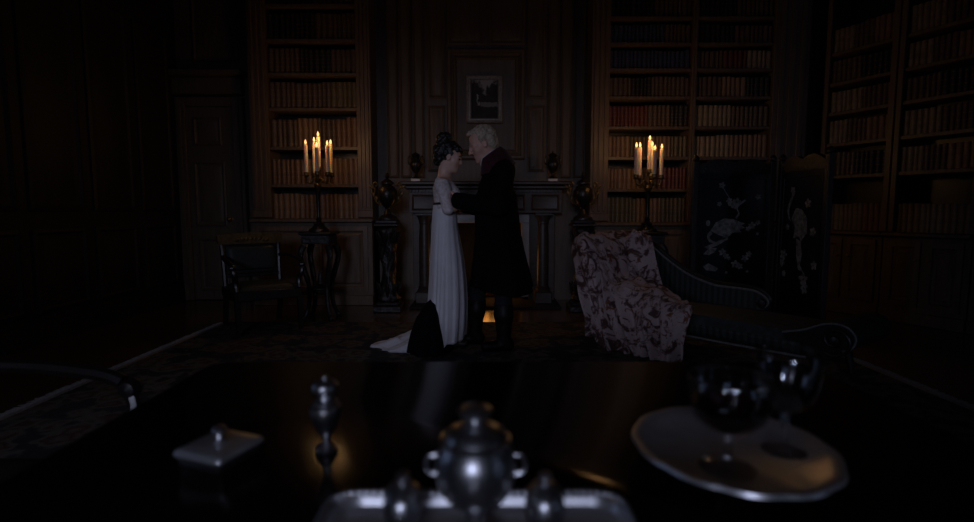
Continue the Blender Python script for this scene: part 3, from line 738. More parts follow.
def candelabrum(px, label, side, cand):
    """cand: list of (flame px, flame py, depth offset, where)"""
    x, y, top = torchere(px, 'black carved stand under the %s candelabrum' % side)
    t = thing('candelabrum', label, 'candelabrum', (x, y, top+.0005), 0, 'candelabra')
    H = PZ(174 if side == 'left' else 176.5, y)-top        # height of the drip pans
    MB().lathe([(.10, 0), (.10, .018), (.085, .03), (.06, .05), (.05, .07), (.056, .078), (.03, .095)], 20).build('base', 'bronze', t)
    MB().lathe([(.03, .095), (.022, .11), (.03, .125), (.02, .14), (.016, .15), (.019, .22), (.022, H-.20), (.03, H-.17), (.02, H-.15)], 16).build('stem', 'bronze', t)
    MB().lathe([(.02, H-.15), (.034, H-.13), (.038, H-.11), (.022, H-.085), (.028, H-.06), (.018, H-.045), (.02, H-.02), (.014, H)], 16).build('knop', 'brass', t)
    for i, (fx, fy, dyy, where, low) in enumerate(cand):
        py_ = y+dyy; cx = PX(fx, py_, 160)-x; cz = H-.02 if i else H+.035
        if i:
            r = math.hypot(cx, dyy); ux, uy = cx/r, dyy/r
            pts = spline([(ux*.012, uy*.012, H-.075), (ux*r*.30, uy*r*.30, H-.045), (ux*r*.55, uy*r*.55, H-.085), (ux*r*.88, uy*r*.88, H-.085), (cx, dyy, cz-.012)], 5)
            a = MB().tube(pts, .0085, 8).build('arm', 'brass', t)
            MB().lathe([(.001, 0), (.012, .004), (.009, .02), (.001, .026)], 8, (ux*r*.55, uy*r*.55, H-.082)).build('scroll_leaf', 'brass', a)
        MB().lathe([(.010, -.016), (.014, -.006), (.036, 0), (.038, .005), (.026, .007), (.024, .02), (.027, .034), (.025, .036)], 14, (cx, dyy, cz)).build('drip_pan', 'brass', t)
        zb = top+cz+.036
        zt = PZ(fy+3.2, py_)
        c = thing('candle', 'lit cream taper candle, %s of the %s candelabrum' % (where, side), 'candle', (x+cx, py_, zb+.001), 0, 'lit taper candles')
        h = zt-zb
        MB().lathe([(.0195, 0), (.0195, h*.3), (.019, h*.8), (.0185, h-.008), (.016, h), (.008, h-.004)], 14).build('wax', 'wax', c)
        MB().tube([(0, 0, h-.005), (.001, 0, h+.006), (.003, 0, h+.014)], .0015, 6).build('wick', 'wick', c)
        MB().lathe([(.001, h+.005), (.008, h+.010), (.0115, h+.019), (.0105, h+.028), (.005, h+.041), (.0005, h+.052)], 12).build('flame', 'flame', c)
        ld = bpy.data.lights.new('candle_light', 'POINT'); ld.energy = CANDLE_W; ld.color = (1, .53, .20); ld.shadow_soft_size = .012
        lo = bpy.data.objects.new('candle_light', ld); C.objects.link(lo); lo.parent = c; lo.location = (0, 0, h+.085)
candelabrum(320, 'brass and bronze candelabrum with six candles on the left stand', 'left',
            [(318.7, 133.4, 0, 'tallest in the centre', 0), (306, 141.5, -.02, 'leftmost arm', 0), (314.6, 139, .12, 'tall back arm', 0), (317, 144.5, -.13, 'front short one', 0), (327.6, 142.5, -.08, 'right front arm', 0), (331, 141.5, .06, 'rightmost arm', 0)])
candelabrum(646, 'brass and bronze candelabrum with six candles behind the chaise longue', 'right',
            [(649.4, 137.3, 0, 'tallest in the centre', 0), (636.2, 144.6, -.06, 'leftmost front arm', 0), (639.8, 144.4, .07, 'left back arm', 0), (652, 143.2, .13, 'back arm just right of centre', 0), (654.8, 147, -.12, 'front short one', 0), (661.6, 145.7, .02, 'rightmost arm', 0)])

# ------------------------------------------------------------------ rug
rug = thing('rug', 'dark patterned Persian rug with a pale fringed edge', 'rug', (0.2, 3.3, 0))
RX0, RX1, RY0, RY1 = -2.78, 2.5, -1.5, 1.94
MB().box(RX0, RX1, RY0, RY1, .0008, .012).build('field', 'rug', rug)
fg = [MB(), MB()]
for k in range(330):
    y = RY0+(RY1-RY0)*(k+.5)/330+random.uniform(-.003, .003)
    for s_, b in ((-1, fg[0]), (1, fg[1])):
        x = RX0 if s_ < 0 else RX1; l = random.uniform(.06, .085); e = random.uniform(-.008, .008)
        b.add([(x, y-.0045, .010), (x, y+.0045, .010), (x+s_*l, y+e+.003, .003), (x+s_*l, y+e-.003, .003), (x, y, .014), (x+s_*l, y+e, .006)], [(0, 4, 5, 3), (4, 1, 2, 5), (0, 3, 2, 1)])
for b in fg: b.build('fringe', 'fringe', rug)['kind'] = 'stuff'
for s_ in (-1, 1):
    x = RX0+.0 if s_ < 0 else RX1-.035
    MB().box(x, x+.035, RY0, RY1, .012, .0145).build('end_band', 'fringe', rug)

# ------------------------------------------------------------------ armchairs
def armchair(label, loc, rz):
    t = thing('armchair', label, 'armchair', loc, rz, 'empire armchairs'); W, D, SH = .27, .25, .40     # front toward -y
    for sx in (-1, 1):
        MB().prism([(sx*W-.024, .30), (sx*W+.024, .30), (sx*W+.016, 0), (sx*W-.016, 0)], -D-.022, -D+.022).build('leg', 'dark', t)
        pr = [(D-.024, .30), (D+.02, .30), (D+.10, 0), (D+.066, 0)]
        m = MB().prism([(a, z) for a, z in pr], -.02, .02); m.xf(Matrix.Translation((sx*(W-.02), 0, 0)) @ Matrix.Rotation(PI/2, 4, 'Z')).build('leg', 'dark', t)
        st = MB().tube(spline([(sx*(W-.02), D, .30), (sx*(W-.02), D+.01, .42), (sx*(W-.015), D+.035, .65), (sx*(W-.01), D+.075, .83)], 5), .022, 8).build('stile', 'dark', t)
        arm = MB().tube(spline([(sx*(W-.012), D+.03, .655), (sx*(W+.02), D-.12, .665), (sx*(W+.035), -.02, .655), (sx*(W+.035), -D+.08, .635), (sx*(W+.03), -D+.02, .615)], 5), [.019]*10+[.021]*11, 8).build('arm', 'dark', t)
        MB().lathe([(.001, -.03), (.022, -.024), (.032, 0), (.022, .024), (.001, .03)], 14).xf(Matrix.Translation((sx*(W+.03), -D, .598)) @ Matrix.Rotation(PI/2, 4, 'Y')).build('scroll', 'dark', arm)
        MB().tube(spline([(sx*(W+.03), -D+.005, .60), (sx*(W+.02), -D-.015, .54), (sx*(W+.005), -D+.02, .47), (sx*W, -D, .385)], 5), [.018]*6+[.024]*6+[.02]*4, 8).build('arm_support', 'dark', t)
    fr = MB(); fr.box(-W, W, -D-.02, -D+.02, .30, .385, bev=.005); fr.box(-W, W, D-.02, D+.02, .30, .385, bev=.005); fr.box(-W-.018, -W+.02, -D, D, .30, .385, bev=.005); fr.box(W-.02, W+.018, -D, D, .30, .385, bev=.005)
    fr.build('seat_rail', 'dark', t)
    def seat(u, v):
        x = (u*2-1); y = (v*2-1); e = (1-abs(x)**6)*(1-abs(y)**6)
        return (x*(W-.004), y*(D-.004), .372+.062*max(0, e)**.5)
    MB().grid(seat, 22, 22).build('seat', 'uph', t)
    def yb(z): return D+.01+(z-.42)/.41*.065
    bp = MB()
    def back(u, v):
        x = (u*2-1); y = (v*2-1); e = max(0, (1-abs(x)**8)*(1-abs(y)**8))**.5; z = .52+v*.24
        return (x*(W-.045), yb(z)-.012-.035*e, z)
    bp.grid(back, 20, 14); bp.build('back_cushion', 'uph', t)
    MB().box(-W+.04, W-.04, 0, .016, .50, .77, bev=.004).xf(Matrix.Translation((0, D-.012, 0)) @ Matrix.Shear('XY', 4, (0, 0))).xf(Matrix(((1, 0, 0, 0), (0, 1, .16, -.058), (0, 0, 1, 0), (0, 0, 0, 1)))).build('back_board', 'dark', t)
    cr = MB().prism([(-W-.02, .775), (W+.02, .775), (W+.03, .86), (W*.5, .875), (0, .88), (-W*.5, .875), (-W-.03, .86)], -.022, .022).xf(Matrix(((1, 0, 0, 0), (0, 1, .16, D+.056-.13), (0, 0, 1, 0), (0, 0, 0, 1)))).build('crest_rail', 'gilt', t, smooth=False)
    for k in range(5):
        for s_ in ((-1, 1) if k else (1,)):
            lf = MB().lathe([(.001, 0), (.012, .01), (.016, .022), (.008, .038), (.0005, .046)], 8, sy=.4).xf(Matrix.Translation((s_*k*.032, D+.03, .80)) @ Matrix.Rotation(s_*k*.28, 4, 'Y')).build('carving', 'gilt', cr)
    MB().box(-W+.02, W-.02, D-.002, D+.028, .455, .495, bev=.006).build('lower_rail', 'dark', t)
    return t
armchair('black armchair with gilt crest rail standing by the left stand', (-2.10, 4.98, .0147), math.radians(38))
armchair('dark armchair drawn up to the left side of the near table', (-1.28, 1.22, 0), math.radians(90))

# ------------------------------------------------------------------ lacquer screen
def blob(b, pts, y0, y1): b.prism(pts, y0, y1)
def ellpts(cx, cz, rx, rz_, a=0, n=12):
    return [(cx+rx*math.cos(2*PI*i/n)*math.cos(a)-rz_*math.sin(2*PI*i/n)*math.sin(a), cz+rx*math.cos(2*PI*i/n)*math.sin(a)+rz_*math.sin(2*PI*i/n)*math.cos(a)) for i in range(n)]
scr = thing('folding_screen', 'black lacquer folding screen with inlaid birds and blossom', 'screen', (PX(691, 5.3, 220), 5.3, 0))
def leaf(par_loc, rz, W, H, kind):
    e = MB(); root = bpy.data.objects.new('screen_leaf', None)
    t = MB().box(.05, W-.05, -.012, .012, .12, H-.10).build('screen_leaf', 'lacquer', scr); t.location = par_loc; t.rotation_euler = (0, 0, rz)
    for x in (0, W-.055):
        MB().box(x, x+.055, -.025, .025, 0, H+.02, bev=.008).build('post', 'carve', t)
        MB().lathe([(.001, H+.02), (.03, H+.025), (.034, H+.045), (.018, H+.07), (.001, H+.08)], 10, (x+.0275, 0, 0)).build('finial', 'carve', t)
    pts = [(.055, H-.10)]+[(.055+(W-.11)*i/24, H-.03+.045*abs(math.sin(PI*2*i/24))+.03*math.sin(PI*i/24)) for i in range(25)]+[(W-.055, H-.10)]
    MB().prism(pts, -.02, .02).build('crest', 'carve', t)
    MB().box(.055, W-.055, -.022, .022, .08, .17, bev=.006).build('bottom_rail', 'carve', t)
    MB().ringframe(.085, W-.085, .22, H-.15, [(0, 0), (0, .005), (.008, .006), (.012, 0)], y=-.012).build('inner_line', 'lacquer', t)
    y0, y1 = -.016, -.0121
    cx = W*.46
    def inlay(pts, m='pearl', nme='inlay'): MB().prism(pts, y0, y1).build(nme, m, t, smooth=False)
    def branch(pts, r): MB().prism([(p.x, p.z) for p in [Vector((q.x-r, 0, q.z+r*.6)) for q in pts]]+[(q.x+r, q.z-r*.6) for q in reversed(pts)], y0, y1).build('branch', 'pearl', t, smooth=False)
    def blossom(x, z, r):
        o = MB()
        for k in range(5):
            a = k*2*PI/5+x*9; o.prism(ellpts(x+r*.62*math.cos(a), z+r*.62*math.sin(a), r*.48, r*.34, a, 8), y0-.0005*k, y1)
        o.build('blossom', 'pearl', t, smooth=False)
    if kind == 0:
        zc_ = H*.60; X = W/.86
        body = [(-.17, -.03), (-.12, .05), (-.03, .09), (.06, .085), (.15, .05), (.19, .045), (.15, .02), (.19, .0), (.13, -.02), (.15, -.045), (.06, -.05), (.01, -.10), (-.08, -.13), (-.03, -.09), (-.09, -.07)]
        inlay([(cx-.02+a*X, zc_+b) for a, b in body])                            # bird with spread wing
        inlay([(cx-.02+a*X, zc_+b) for a, b in ((-.17, -.03), (-.20, -.06), (-.205, -.10), (-.18, -.14), (-.14, -.155), (-.115, -.14), (-.14, -.13), (-.17, -.115), (-.18, -.085), (-.15, -.06))])   # curling neck
        inlay(ellpts(cx-.02-.20*X, zc_+.045, .02, .03))
        branch(spline([(cx+.06, 0, zc_+.09), (cx+.09, 0, zc_+.14), (cx+.07, 0, zc_+.20), (cx+.15, 0, zc_+.27)], 4), .008)
        branch(spline([(cx+.02, 0, zc_+.25), (cx-.03, 0, zc_+.32), (cx-.08, 0, zc_+.40)], 4), .006)
        for x, z, r in ((.02, .23, .035), (.07, .25, .04), (-.01, .26, .03), (-.09, .41, .03), (.05, .21, .03), (-.11, .23, .022), (.29, .30, .026), (.24, .02, .035), (.30, .05, .025), (.20, -.01, .025), (.30, -.06, .014),
                        (-.06, -.24, .035), (-.02, -.28, .028), (.08, -.36, .04), (.13, -.38, .03), (.18, -.30, .035), (.22, -.26, .03), (.01, -.30, .02), (-.01, -.44, .014), (.21, -.43, .014)): blossom(cx+x*X, zc_+z, r)
        branch(spline([(cx-.22, 0, zc_-.20), (cx-.12, 0, zc_-.16), (cx-.02, 0, zc_-.10)], 4), .018)
        inlay([(cx+a*X, zc_+b) for a, b in ((-.26, -.26), (-.20, -.20), (-.12, -.20), (-.14, -.24), (-.20, -.27))])
        inlay([(cx+a*X, zc_+b) for a, b in ((-.26, -.38), (-.20, -.35), (-.10, -.40), (-.12, -.43), (-.22, -.42))])
    else:
        zc_ = H*.62
        inlay([(cx+a, zc_+b) for a, b in ((-.10, .06), (-.04, .16), (.04, .15), (.12, .08), (.14, -.06), (.06, -.14), (.03, -.10), (-.06, -.12), (-.04, -.02))])
        inlay([(cx+a, zc_+b) for a, b in ((-.01, -.12), (.05, -.14), (.08, -.26), (.06, -.36), (.12, -.42), (.04, -.40), (.0, -.28))])
        branch(spline([(cx-.13, 0, zc_+.05), (cx-.16, 0, zc_+.15), (cx-.08, 0, zc_+.3)], 4), .014)
        for x, z, r in ((-.1, .32, .035), (.13, .2, .04), (-.16, -.02, .03), (.22, -.05, .04), (-.2, -.28, .05), (-.22, -.36, .04), (.12, -.48, .06), (.14, -.56, .05), (.26, -.34, .04), (-.18, -.46, .03)): blossom(cx+x, zc_+z, r)
    return t
H = PZ(163, 5.3)
leaf((0, 0, 0), 0, PX(773, 5.3, 220)-PX(691, 5.3, 220), H, 0)
leaf((PX(773, 5.3, 220)-PX(691, 5.3, 220)+.035, -.03, 0), math.radians(-88), .74, H, 1)

# ------------------------------------------------------------------ chaise longue
ch_o = Vector((.93, 4.44, .0125)); ch_a = math.atan2(-.785, .62)      # local x: head to foot, local y: front to back
ch = thing('chaise_longue', 'dark chaise longue with striped back, scrolled foot and pale braid', 'chaise longue', ch_o, ch_a)
CW, CL = .62, 1.72
HP = spline([(.16, 0, .34), (.06, 0, .46), (-.04, 0, .62), (-.12, 0, .74), (-.20, 0, .80), (-.26, 0, .775), (-.265, 0, .71), (-.20, 0, .67), (-.12, 0, .60), (-.05, 0, .48), (.0, 0, .34), (.02, 0, .22), (.14, 0, .22)], 5)
MB().prism([(p.x, p.z) for p in HP], .012, CW-.012).build('head_rest', 'uph', ch)
FP = spline([(CL-.26, 0, .34), (CL-.14, 0, .375), (CL-.02, 0, .43), (CL+.08, 0, .43), (CL+.135, 0, .37), (CL+.11, 0, .30), (CL+.03, 0, .27), (CL-.02, 0, .22), (CL-.2, 0, .20)], 6)
MB().prism([(p.x, p.z) for p in FP], .012, CW-.012).build('foot_roll', 'uph', ch)
for yy in (.0, CW-.012):
    o = MB(); sp = [(CL+.03+(.10-.078*t/26)*math.cos(-2.2+t*.32), (yy+(-.012 if yy == 0 else .024)), .345+(.095-.075*t/26)*math.sin(-2.2+t*.32)) for t in range(27)]
    o.prism([(p.x, p.z) for p in FP], yy, yy+.012).build('foot_panel', 'dark', ch)
    MB().tube(sp, .010, 8).build('scroll_carving', 'dark', ch)
    MB().prism([(p.x, p.z) for p in HP], yy, yy+.012).build('head_panel', 'dark', ch)
MB().lathe([(.001, -.012), (.026, -.008), (.032, .0), (.026, .01), (.001, .016)], 14).xf(Matrix.Translation((CL+.03, -.018, .345)) @ Matrix.Rotation(PI/2, 4, 'X')).build('scroll_boss', 'dark', ch)
MB().tube([(p.x, -.006, p.z+.006) for p in FP[:34]], .007, 6).build('braid', 'piping', ch)
def cseat(u, v):
    x = .06+u*(CL-.22); yv = v*2-1; e = max(0, 1-abs(yv)**8)**.5
    return (x, .006+v*(CW-.012), .285+.075*e+.008*math.sin(u*PI))
MB().grid(cseat, 30, 16).build('seat', 'seatcloth', ch)
MB().box(.05, CL-.12, 0, CW, .205, .288, bev=.008).build('seat_rail', 'dark', ch)
MB().tube([(.06+i*.07, -.006, .215-.012*math.sin(i/22*PI)) for i in range(23)], .008, 6).build('braid', 'piping', ch)
MB().grid(lambda u, v: (.06+u*(CL-.22), -.004+.004*math.cos(v*PI), .225+v*.075), 20, 4).build('seat_border', 'stripe', ch, thick=.003)
for x in (.10, CL-.10):
    for yy in (.05, CW-.05):
        MB().tube(spline([(x, yy, .215), (x+(.02 if x > 1 else -.02), yy, .15), (x+(.05 if x > 1 else -.05), yy, .02)], 4), [.034, .034, .032, .03, .027, .025, .023, .02, .018], 8).build('leg', 'dark', ch)
# back with descending scroll
BT = spline([(-.12, 0, .84), (-.05, 0, .862), (.08, 0, .81), (.22, 0, .715), (.36, 0, .63), (.50, 0, .565), (.69, 0, .515), (.85, 0, .51), (1.0, 0, .505), (1.08, 0, .475), (1.115, 0, .43), (1.09, 0, .39)], 5)
bo = [(p.x, p.z) for p in BT]+[(1.06, .30), (-.05, .30)]
MB().prism(bo, CW-.05, CW).build('back', 'stripe', ch)
MB().tube([(p.x, CW-.055, p.z-.008) for p in BT], .009, 6).build('braid', 'piping', ch)
MB().tube([(p.x, CW-.02, p.z+.006) for p in BT], .02, 8).build('top_rail', 'dark', ch)
MB().lathe([(.001, -.02), (.03, -.016), (.036, 0), (.03, .016), (.001, .02)], 14).xf(Matrix.Translation((1.07, CW-.062, .41)) @ Matrix.Rotation(PI/2, 4, 'X')).build('scroll_boss', 'dark', ch)
# floral throw over the head end
path = spline([(-.13, 0, .50), (-.245, 0, .64), (-.305, 0, .745), (-.275, 0, .845), (-.20, 0, .872), (-.11, 0, .815), (-.02, 0, .69), (.05, 0, .56), (.13, 0, .475), (.25, 0, .445), (.42, 0, .43), (.62, 0, .41), (.86, 0, .40)], 8)
cum = [0]
for a, b in zip(path, path[1:]): cum.append(cum[-1]+(b-a).length)
def onpath(s):
    s = max(0, min(cum[-1]-1e-6, s)); i = next(k for k in range(len(cum)-1) if cum[k+1] > s); t = (s-cum[i])/(cum[i+1]-cum[i]); return path[i].lerp(path[i+1], t)
def throw(u, v):
    """u along the couch, v: 0 at the back edge .. 0.45 front edge .. 1 floor"""
    if v <= .45:
        q = v/.45; send = cum[-1]*(.415+.585*q**.70); p = onpath(u*send); y = .635*(1-q)-.012*q
        lump = .055*math.exp(-((p.x-.20)/.14)**2-((y-.30)/.20)**2)+.045*math.exp(-((p.x-.42)/.16)**2-((y-.12)/.14)**2)
        wr = .018*math.sin(17*u+9*q+2*math.sin(6*q))+.012*math.sin(31*u-14*q+3*math.sin(4*u))+.008*math.sin(55*u+22*q)
        k_ = max(0, min(1, (y-.40)/.13)); rail = np.interp(p.x, [-.14, -.05, .08, .22, .36], [.85, .895, .845, .75, .66]) if p.x > -.16 else 0
        z = max(p.z, p.z*(1-k_)+rail*k_)+lump+abs(wr)+.004; x = p.x-(.02*math.sin(5*q+1) if u < .3 else 0)
        return (x, y, z)
    q = (v-.45)/.55; p = onpath(u*cum[-1]); z0 = p.z+.004
    ub = .02+.80*u
    zb = .012+.10*max(0, .22-u)/.22
    x = p.x+(ub-p.x)*(q**.9); z = z0+(zb-z0)*(q**1.05)
    fold = (.030*math.sin(u*42+1.4*math.sin(3*q))+.022*math.sin(u*71+2+q*2))*min(1, q*2.2)+.012*math.sin(u*23+q*7)
    y = -.022-.10*(q**.7)-.05*q*(1-u)-fold-.012*math.sin(q*PI)
    return (x, y, z)
tb = MB().grid(throw, 130, 90)
o = tb.build('floral_throw', 'floral', None, thick=.006, angle=80); o.location = ch_o; o.rotation_euler = (0, 0, ch_a)
tag(o, 'crumpled pink and brown floral throw draped over the chaise longue', 'throw')

# ------------------------------------------------------------------ table and what stands on it
TZ = .76
tb = thing('writing_table', 'near dark polished table at the bottom of the view', 'table', (.04, .72, 0))
def rrect(x0, x1, y0, y1, r, n=6):
    out = []
    for cx, cy, a in ((x1-r, y1-r, 0), (x0+r, y1-r, PI/2), (x0+r, y0+r, PI), (x1-r, y0+r, 1.5*PI)):
        out += [(cx+r*math.cos(a+PI/2*i/n), cy+r*math.sin(a+PI/2*i/n)) for i in range(n+1)]
    return out
tp = MB(); n = 0
for ins, z in ((.02, TZ-.04), (.004, TZ-.032), (0, TZ-.02), (.003, TZ-.008), (.012, TZ)):
    tp.v += [(x, y, z) for x, y in rrect(-.68+ins, .70-ins, -.52+ins, .515-ins, .05)]
k = 28
for r in range(4):
    for i in range(k): tp.f.append((r*k+i, r*k+(i+1) % k, r*k+k+(i+1) % k, r*k+k+i))
tp.f += [tuple(range(k-1, -1, -1)), tuple(range(4*k, 5*k))]; tp.mi = [0]*len(tp.f)
tp.build('table_top', 'table', tb)
ap = MB(); ap.box(-.60, .62, -.44, -.42, TZ-.15, TZ-.041); ap.box(-.60, .62, .42, .44, TZ-.15, TZ-.041); ap.box(-.60, -.58, -.42, .42, TZ-.15, TZ-.041); ap.box(.60, .62, -.42, .42, TZ-.15, TZ-.041)
ap.build('apron', 'table', tb)
for x in (-.58, .60):
    for y in (-.42, .42):
        MB().lathe([(.018, 0), (.022, .03), (.026, .2), (.034, .55), (.04, .6), (.032, .62), (.036, TZ-.041)], 14, (x, y, 0)).build('leg', 'table', tb)

def at(px, py, z):
    """photo pixel meeting the horizontal plane z"""
    a = (px-487)/FPX; b = (261-py)/FPX
    dy = math.cos(TH)+b*math.sin(TH); dz = -math.sin(TH)+b*math.cos(TH); t = (z-CAMH)/dz
    return Vector((a*t, dy*t, z))
# silver square box
p = at(220, 443, TZ+.022)
sx = thing('silver_box', 'square silver box with a knobbed lid', 'box', (p.x, p.y, TZ+.0005), math.radians(70))
def rsq(b, h, prof, n=6):
    o = len(b.v); k = 4*(n+1)
    for r, z in prof: b.v += [(x, y, z) for x, y in rrect(-r, r, -r, r, r*.16, n)]
    for q in range(len(prof)-1):
        for i in range(k): b.f.append((o+q*k+i, o+q*k+(i+1) % k, o+q*k+k+(i+1) % k, o+q*k+k+i))
    b.f += [tuple(range(o+k-1, o-1, -1)), tuple(range(o+(len(prof)-1)*k, o+len(prof)*k))]; b.mi = [0]*len(b.f); return b
rsq(MB(), 0, [(.037, 0), (.0385, .003), (.0395, .011), (.040, .012)]).build('body', 'silver', sx)
ldd = rsq(MB(), 0, [(.0415, .0125), (.0428, .0145), (.0428, .017), (.041, .021), (.035, .024), (.018, .0255), (.008, .026)]).build('lid', 'silver2', sx)
MB().lathe([(.009, .026), (.011, .028), (.006, .031), (.005, .034), (.009, .038), (.010, .042), (.007, .046), (.001, .048)], 16).build('knob', 'silver', ldd)
# silver caster
p = at(327, 450, TZ)
cs = thing('sugar_shaker', 'small silver vase-shaped shaker standing left of the inkstand', 'shaker', (p.x, p.y, TZ+.0005))
MB().lathe([(.016, 0), (.017, .003), (.013, .007), (.006, .012), (.005, .018), (.007, .022)], 20).build('foot', 'silver', cs)
MB().lathe([(.008, .022), (.014, .032), (.020, .048), (.023, .060), (.022, .066), (.0165, .070), (.0175, .073), (.012, .077), (.011, .083), (.014, .088)], 24).build('body', 'silver', cs)
MB().lathe([(.014, .088), (.019, .090), (.020, .096), (.017, .101), (.009, .105), (.004, .107), (.005, .110), (.001, .113)], 20).build('lid', 'silver', cs)
# inkstand tray with lidded urn and two pots
p = at(477, 486, TZ+.032)
ik = thing('inkstand_tray', 'long silver inkstand tray with a beaded gallery', 'tray', (p.x, p.y-.075, TZ+.0005))
it = MB()
for ins, z in ((.012, .008), (0, .012), (.003, .022), (.008, .0225), (.012, .014), (.02, .011)):
    it.v += [(x, y, z) for x, y in rrect(-.168+ins, .168-ins, -.085+ins, .075-ins, .03)]
for r in range(5):
    for i in range(28): it.f.append((r*28+i, r*28+(i+1) % 28, r*28+28+(i+1) % 28, r*28+28+i))
it.f += [tuple(range(27, -1, -1)), tuple(range(140, 168))]; it.mi = [0]*len(it.f)
it.build('tray', 'silver2', ik)
bd = MB()
rim = rrect(-.164, .164, -.081, .071, .028, 3)
tot = 110; seglen = [math.dist(rim[i], rim[(i+1) % len(rim)]) for i in range(len(rim))]; S = sum(seglen); 
for k in range(tot):
    s_ = S*k/tot; i = 0
    while s_ > seglen[i]: s_ -= seglen[i]; i += 1
    a, b = rim[i], rim[(i+1) % len(rim)]; t = s_/seglen[i]
    bd.lathe([(.0005, 0), (.0035, .002), (.0042, .005), (.003, .008), (.0005, .0095)], 6, (a[0]+(b[0]-a[0])*t, a[1]+(b[1]-a[1])*t, .0215))
bo_ = bd.build('gallery_beads', 'silver', ik); bo_['kind'] = 'stuff'
for x in (-.14, .14):
    for y in (-.06, .05): MB().lathe([(.001, 0), (.009, .001), (.010, .005), (.007, .009)], 10, (x, y, 0)).build('foot', 'silver', ik)
by = ik.location.y; bz = TZ+.0125
ur = thing('lidded_urn', 'round silver lidded urn in the middle of the inkstand', 'urn', (p.x, by, bz))
MB().lathe([(.026, 0), (.028, .004), (.020, .010), (.012, .018), (.010, .028), (.013, .036), (.020, .042)], 24).build('foot', 'silver', ur)
MB().lathe([(.020, .042), (.031, .050), (.0385, .064), (.041, .080), (.0395, .094), (.034, .104), (.032, .107)], 30).build('body', 'silver', ur)
MB().lathe([(.034, .105), (.0355, .107), (.0355, .110), (.033, .1115)], 30).build('rim_band', 'silver', ur)
l = MB().lathe([(.032, .1115), (.029, .117), (.021, .1225), (.013, .126), (.008, .1275)], 26).build('lid', 'silver', ur)
MB().lathe([(.008, .1275), (.007, .130), (.015, .134), (.018, .138), (.015, .1415), (.006, .144), (.001, .145)], 20).build('knob', 'silver', l)
for s_ in (-1, 1): MB().tube(spline([(s_*.039, 0, .072), (s_*.047, 0, .074), (s_*.050, 0, .083), (s_*.046, 0, .091), (s_*.038, 0, .092)], 4), .0022, 8).build('handle', 'silver', ur)
for px, wd in ((401, 'left'), (546, 'right')):
    x = (px-487)/FPX*by/math.cos(TH)*1.02
    t = thing('inkpot', 'small silver inkpot at the %s end of the inkstand' % wd, 'inkpot', (x, by, bz), 0, 'inkpots')
    MB().lathe([(.014, 0), (.017, .004), (.010, .012), (.018, .024), (.021, .036), (.019, .048), (.016, .052)], 20).build('body', 'silver', t)
    l = MB().lathe([(.018, .052), (.0185, .055), (.013, .061), (.006, .064)], 20).build('lid', 'silver', t)
    MB().lathe([(.004, .064), (.007, .068), (.007, .072), (.001, .076)], 12).build('knob', 'silver', l)
# salver and glasses
sal_c = Vector((.345, .735, TZ+.0005))
sv = thing('silver_salver', 'round silver salver with scalloped rim under the wine glasses', 'salver', sal_c)
def scal(a, z): return 1+(.022*abs(math.sin(6*a)) if z > .008 else 0)
MB().lathe([(.06, .006), (.112, .006), (.118, .009), (.128, .017), (.142, .0195), (.145, .0175), (.143, .0225), (.137, .0225), (.131, .0195), (.121, .0175), (.114, .0098), (.001, .0092)], 96, rmod=scal, sx=.92, sy=.98).build('dish', 'silver2', sv, angle=60)
for k in range(3):
    a = k*2*PI/3; MB().lathe([(.001, 0), (.007, .001), (.008, .004), (.006, .0062)], 8, (.09*math.cos(a), .09*math.sin(a), 0)).build('foot', 'silver', sv)
gm = MB()
def goblet(label, px, py, R, H_, wine):
    q = at(px, py, sal_c.z+.0095); t = thing('wine_glass', label, 'glass', (q.x, q.y, sal_c.z+.0098), 0)
    MB().lathe([(R*.66, 0), (R*.67, .0018), (R*.55, .003), (.012, .006), (.006, .011), (.005, .02), (.0052, H_*.36), (.009, H_*.40)], 32).build('stem_and_foot', 'glass', t, angle=60)
    b0 = H_*.40; hb = H_-b0
    out = [(.009, b0), (R*.55, b0+hb*.10), (R*.82, b0+hb*.28), (R*.94, b0+hb*.52), (R*.98, b0+hb*.8), (R, b0+hb)]
    inn = [(r-.0016, z+(.001 if i == len(out)-1 else .002)) for i, (r, z) in enumerate(reversed(out))]
    MB().lathe([(r, z) for r, z in out]+inn[:-1]+[(.004, b0+.004)], 40).build('bowl', 'glass', t, angle=70)
    MB().tube([((R-.0006)*math.cos(2*PI*i/40), (R-.0006)*math.sin(2*PI*i/40), H_+.0006) for i in range(40)], .0012, 6, closed=True).build('rim', 'glass', t)
    if wine:
        wn_ = [(.002, b0+.0055), (R*.55-.003, b0+hb*.10+.003), (R*.82-.0028, b0+hb*.28+.001), (R*.94-.0026, b0+hb*.52), (R*.955-.0026, b0+hb*wine), (.0005, b0+hb*wine)]
        MB().lathe(wn_, 36).build('wine', 'wine', t, angle=50)
goblet('wine glass with dark red wine, nearest on the salver', 727, 468, .0535, .122, .50)
goblet('wine glass standing behind on the right of the salver', 784, 451, .044, .142, 0)

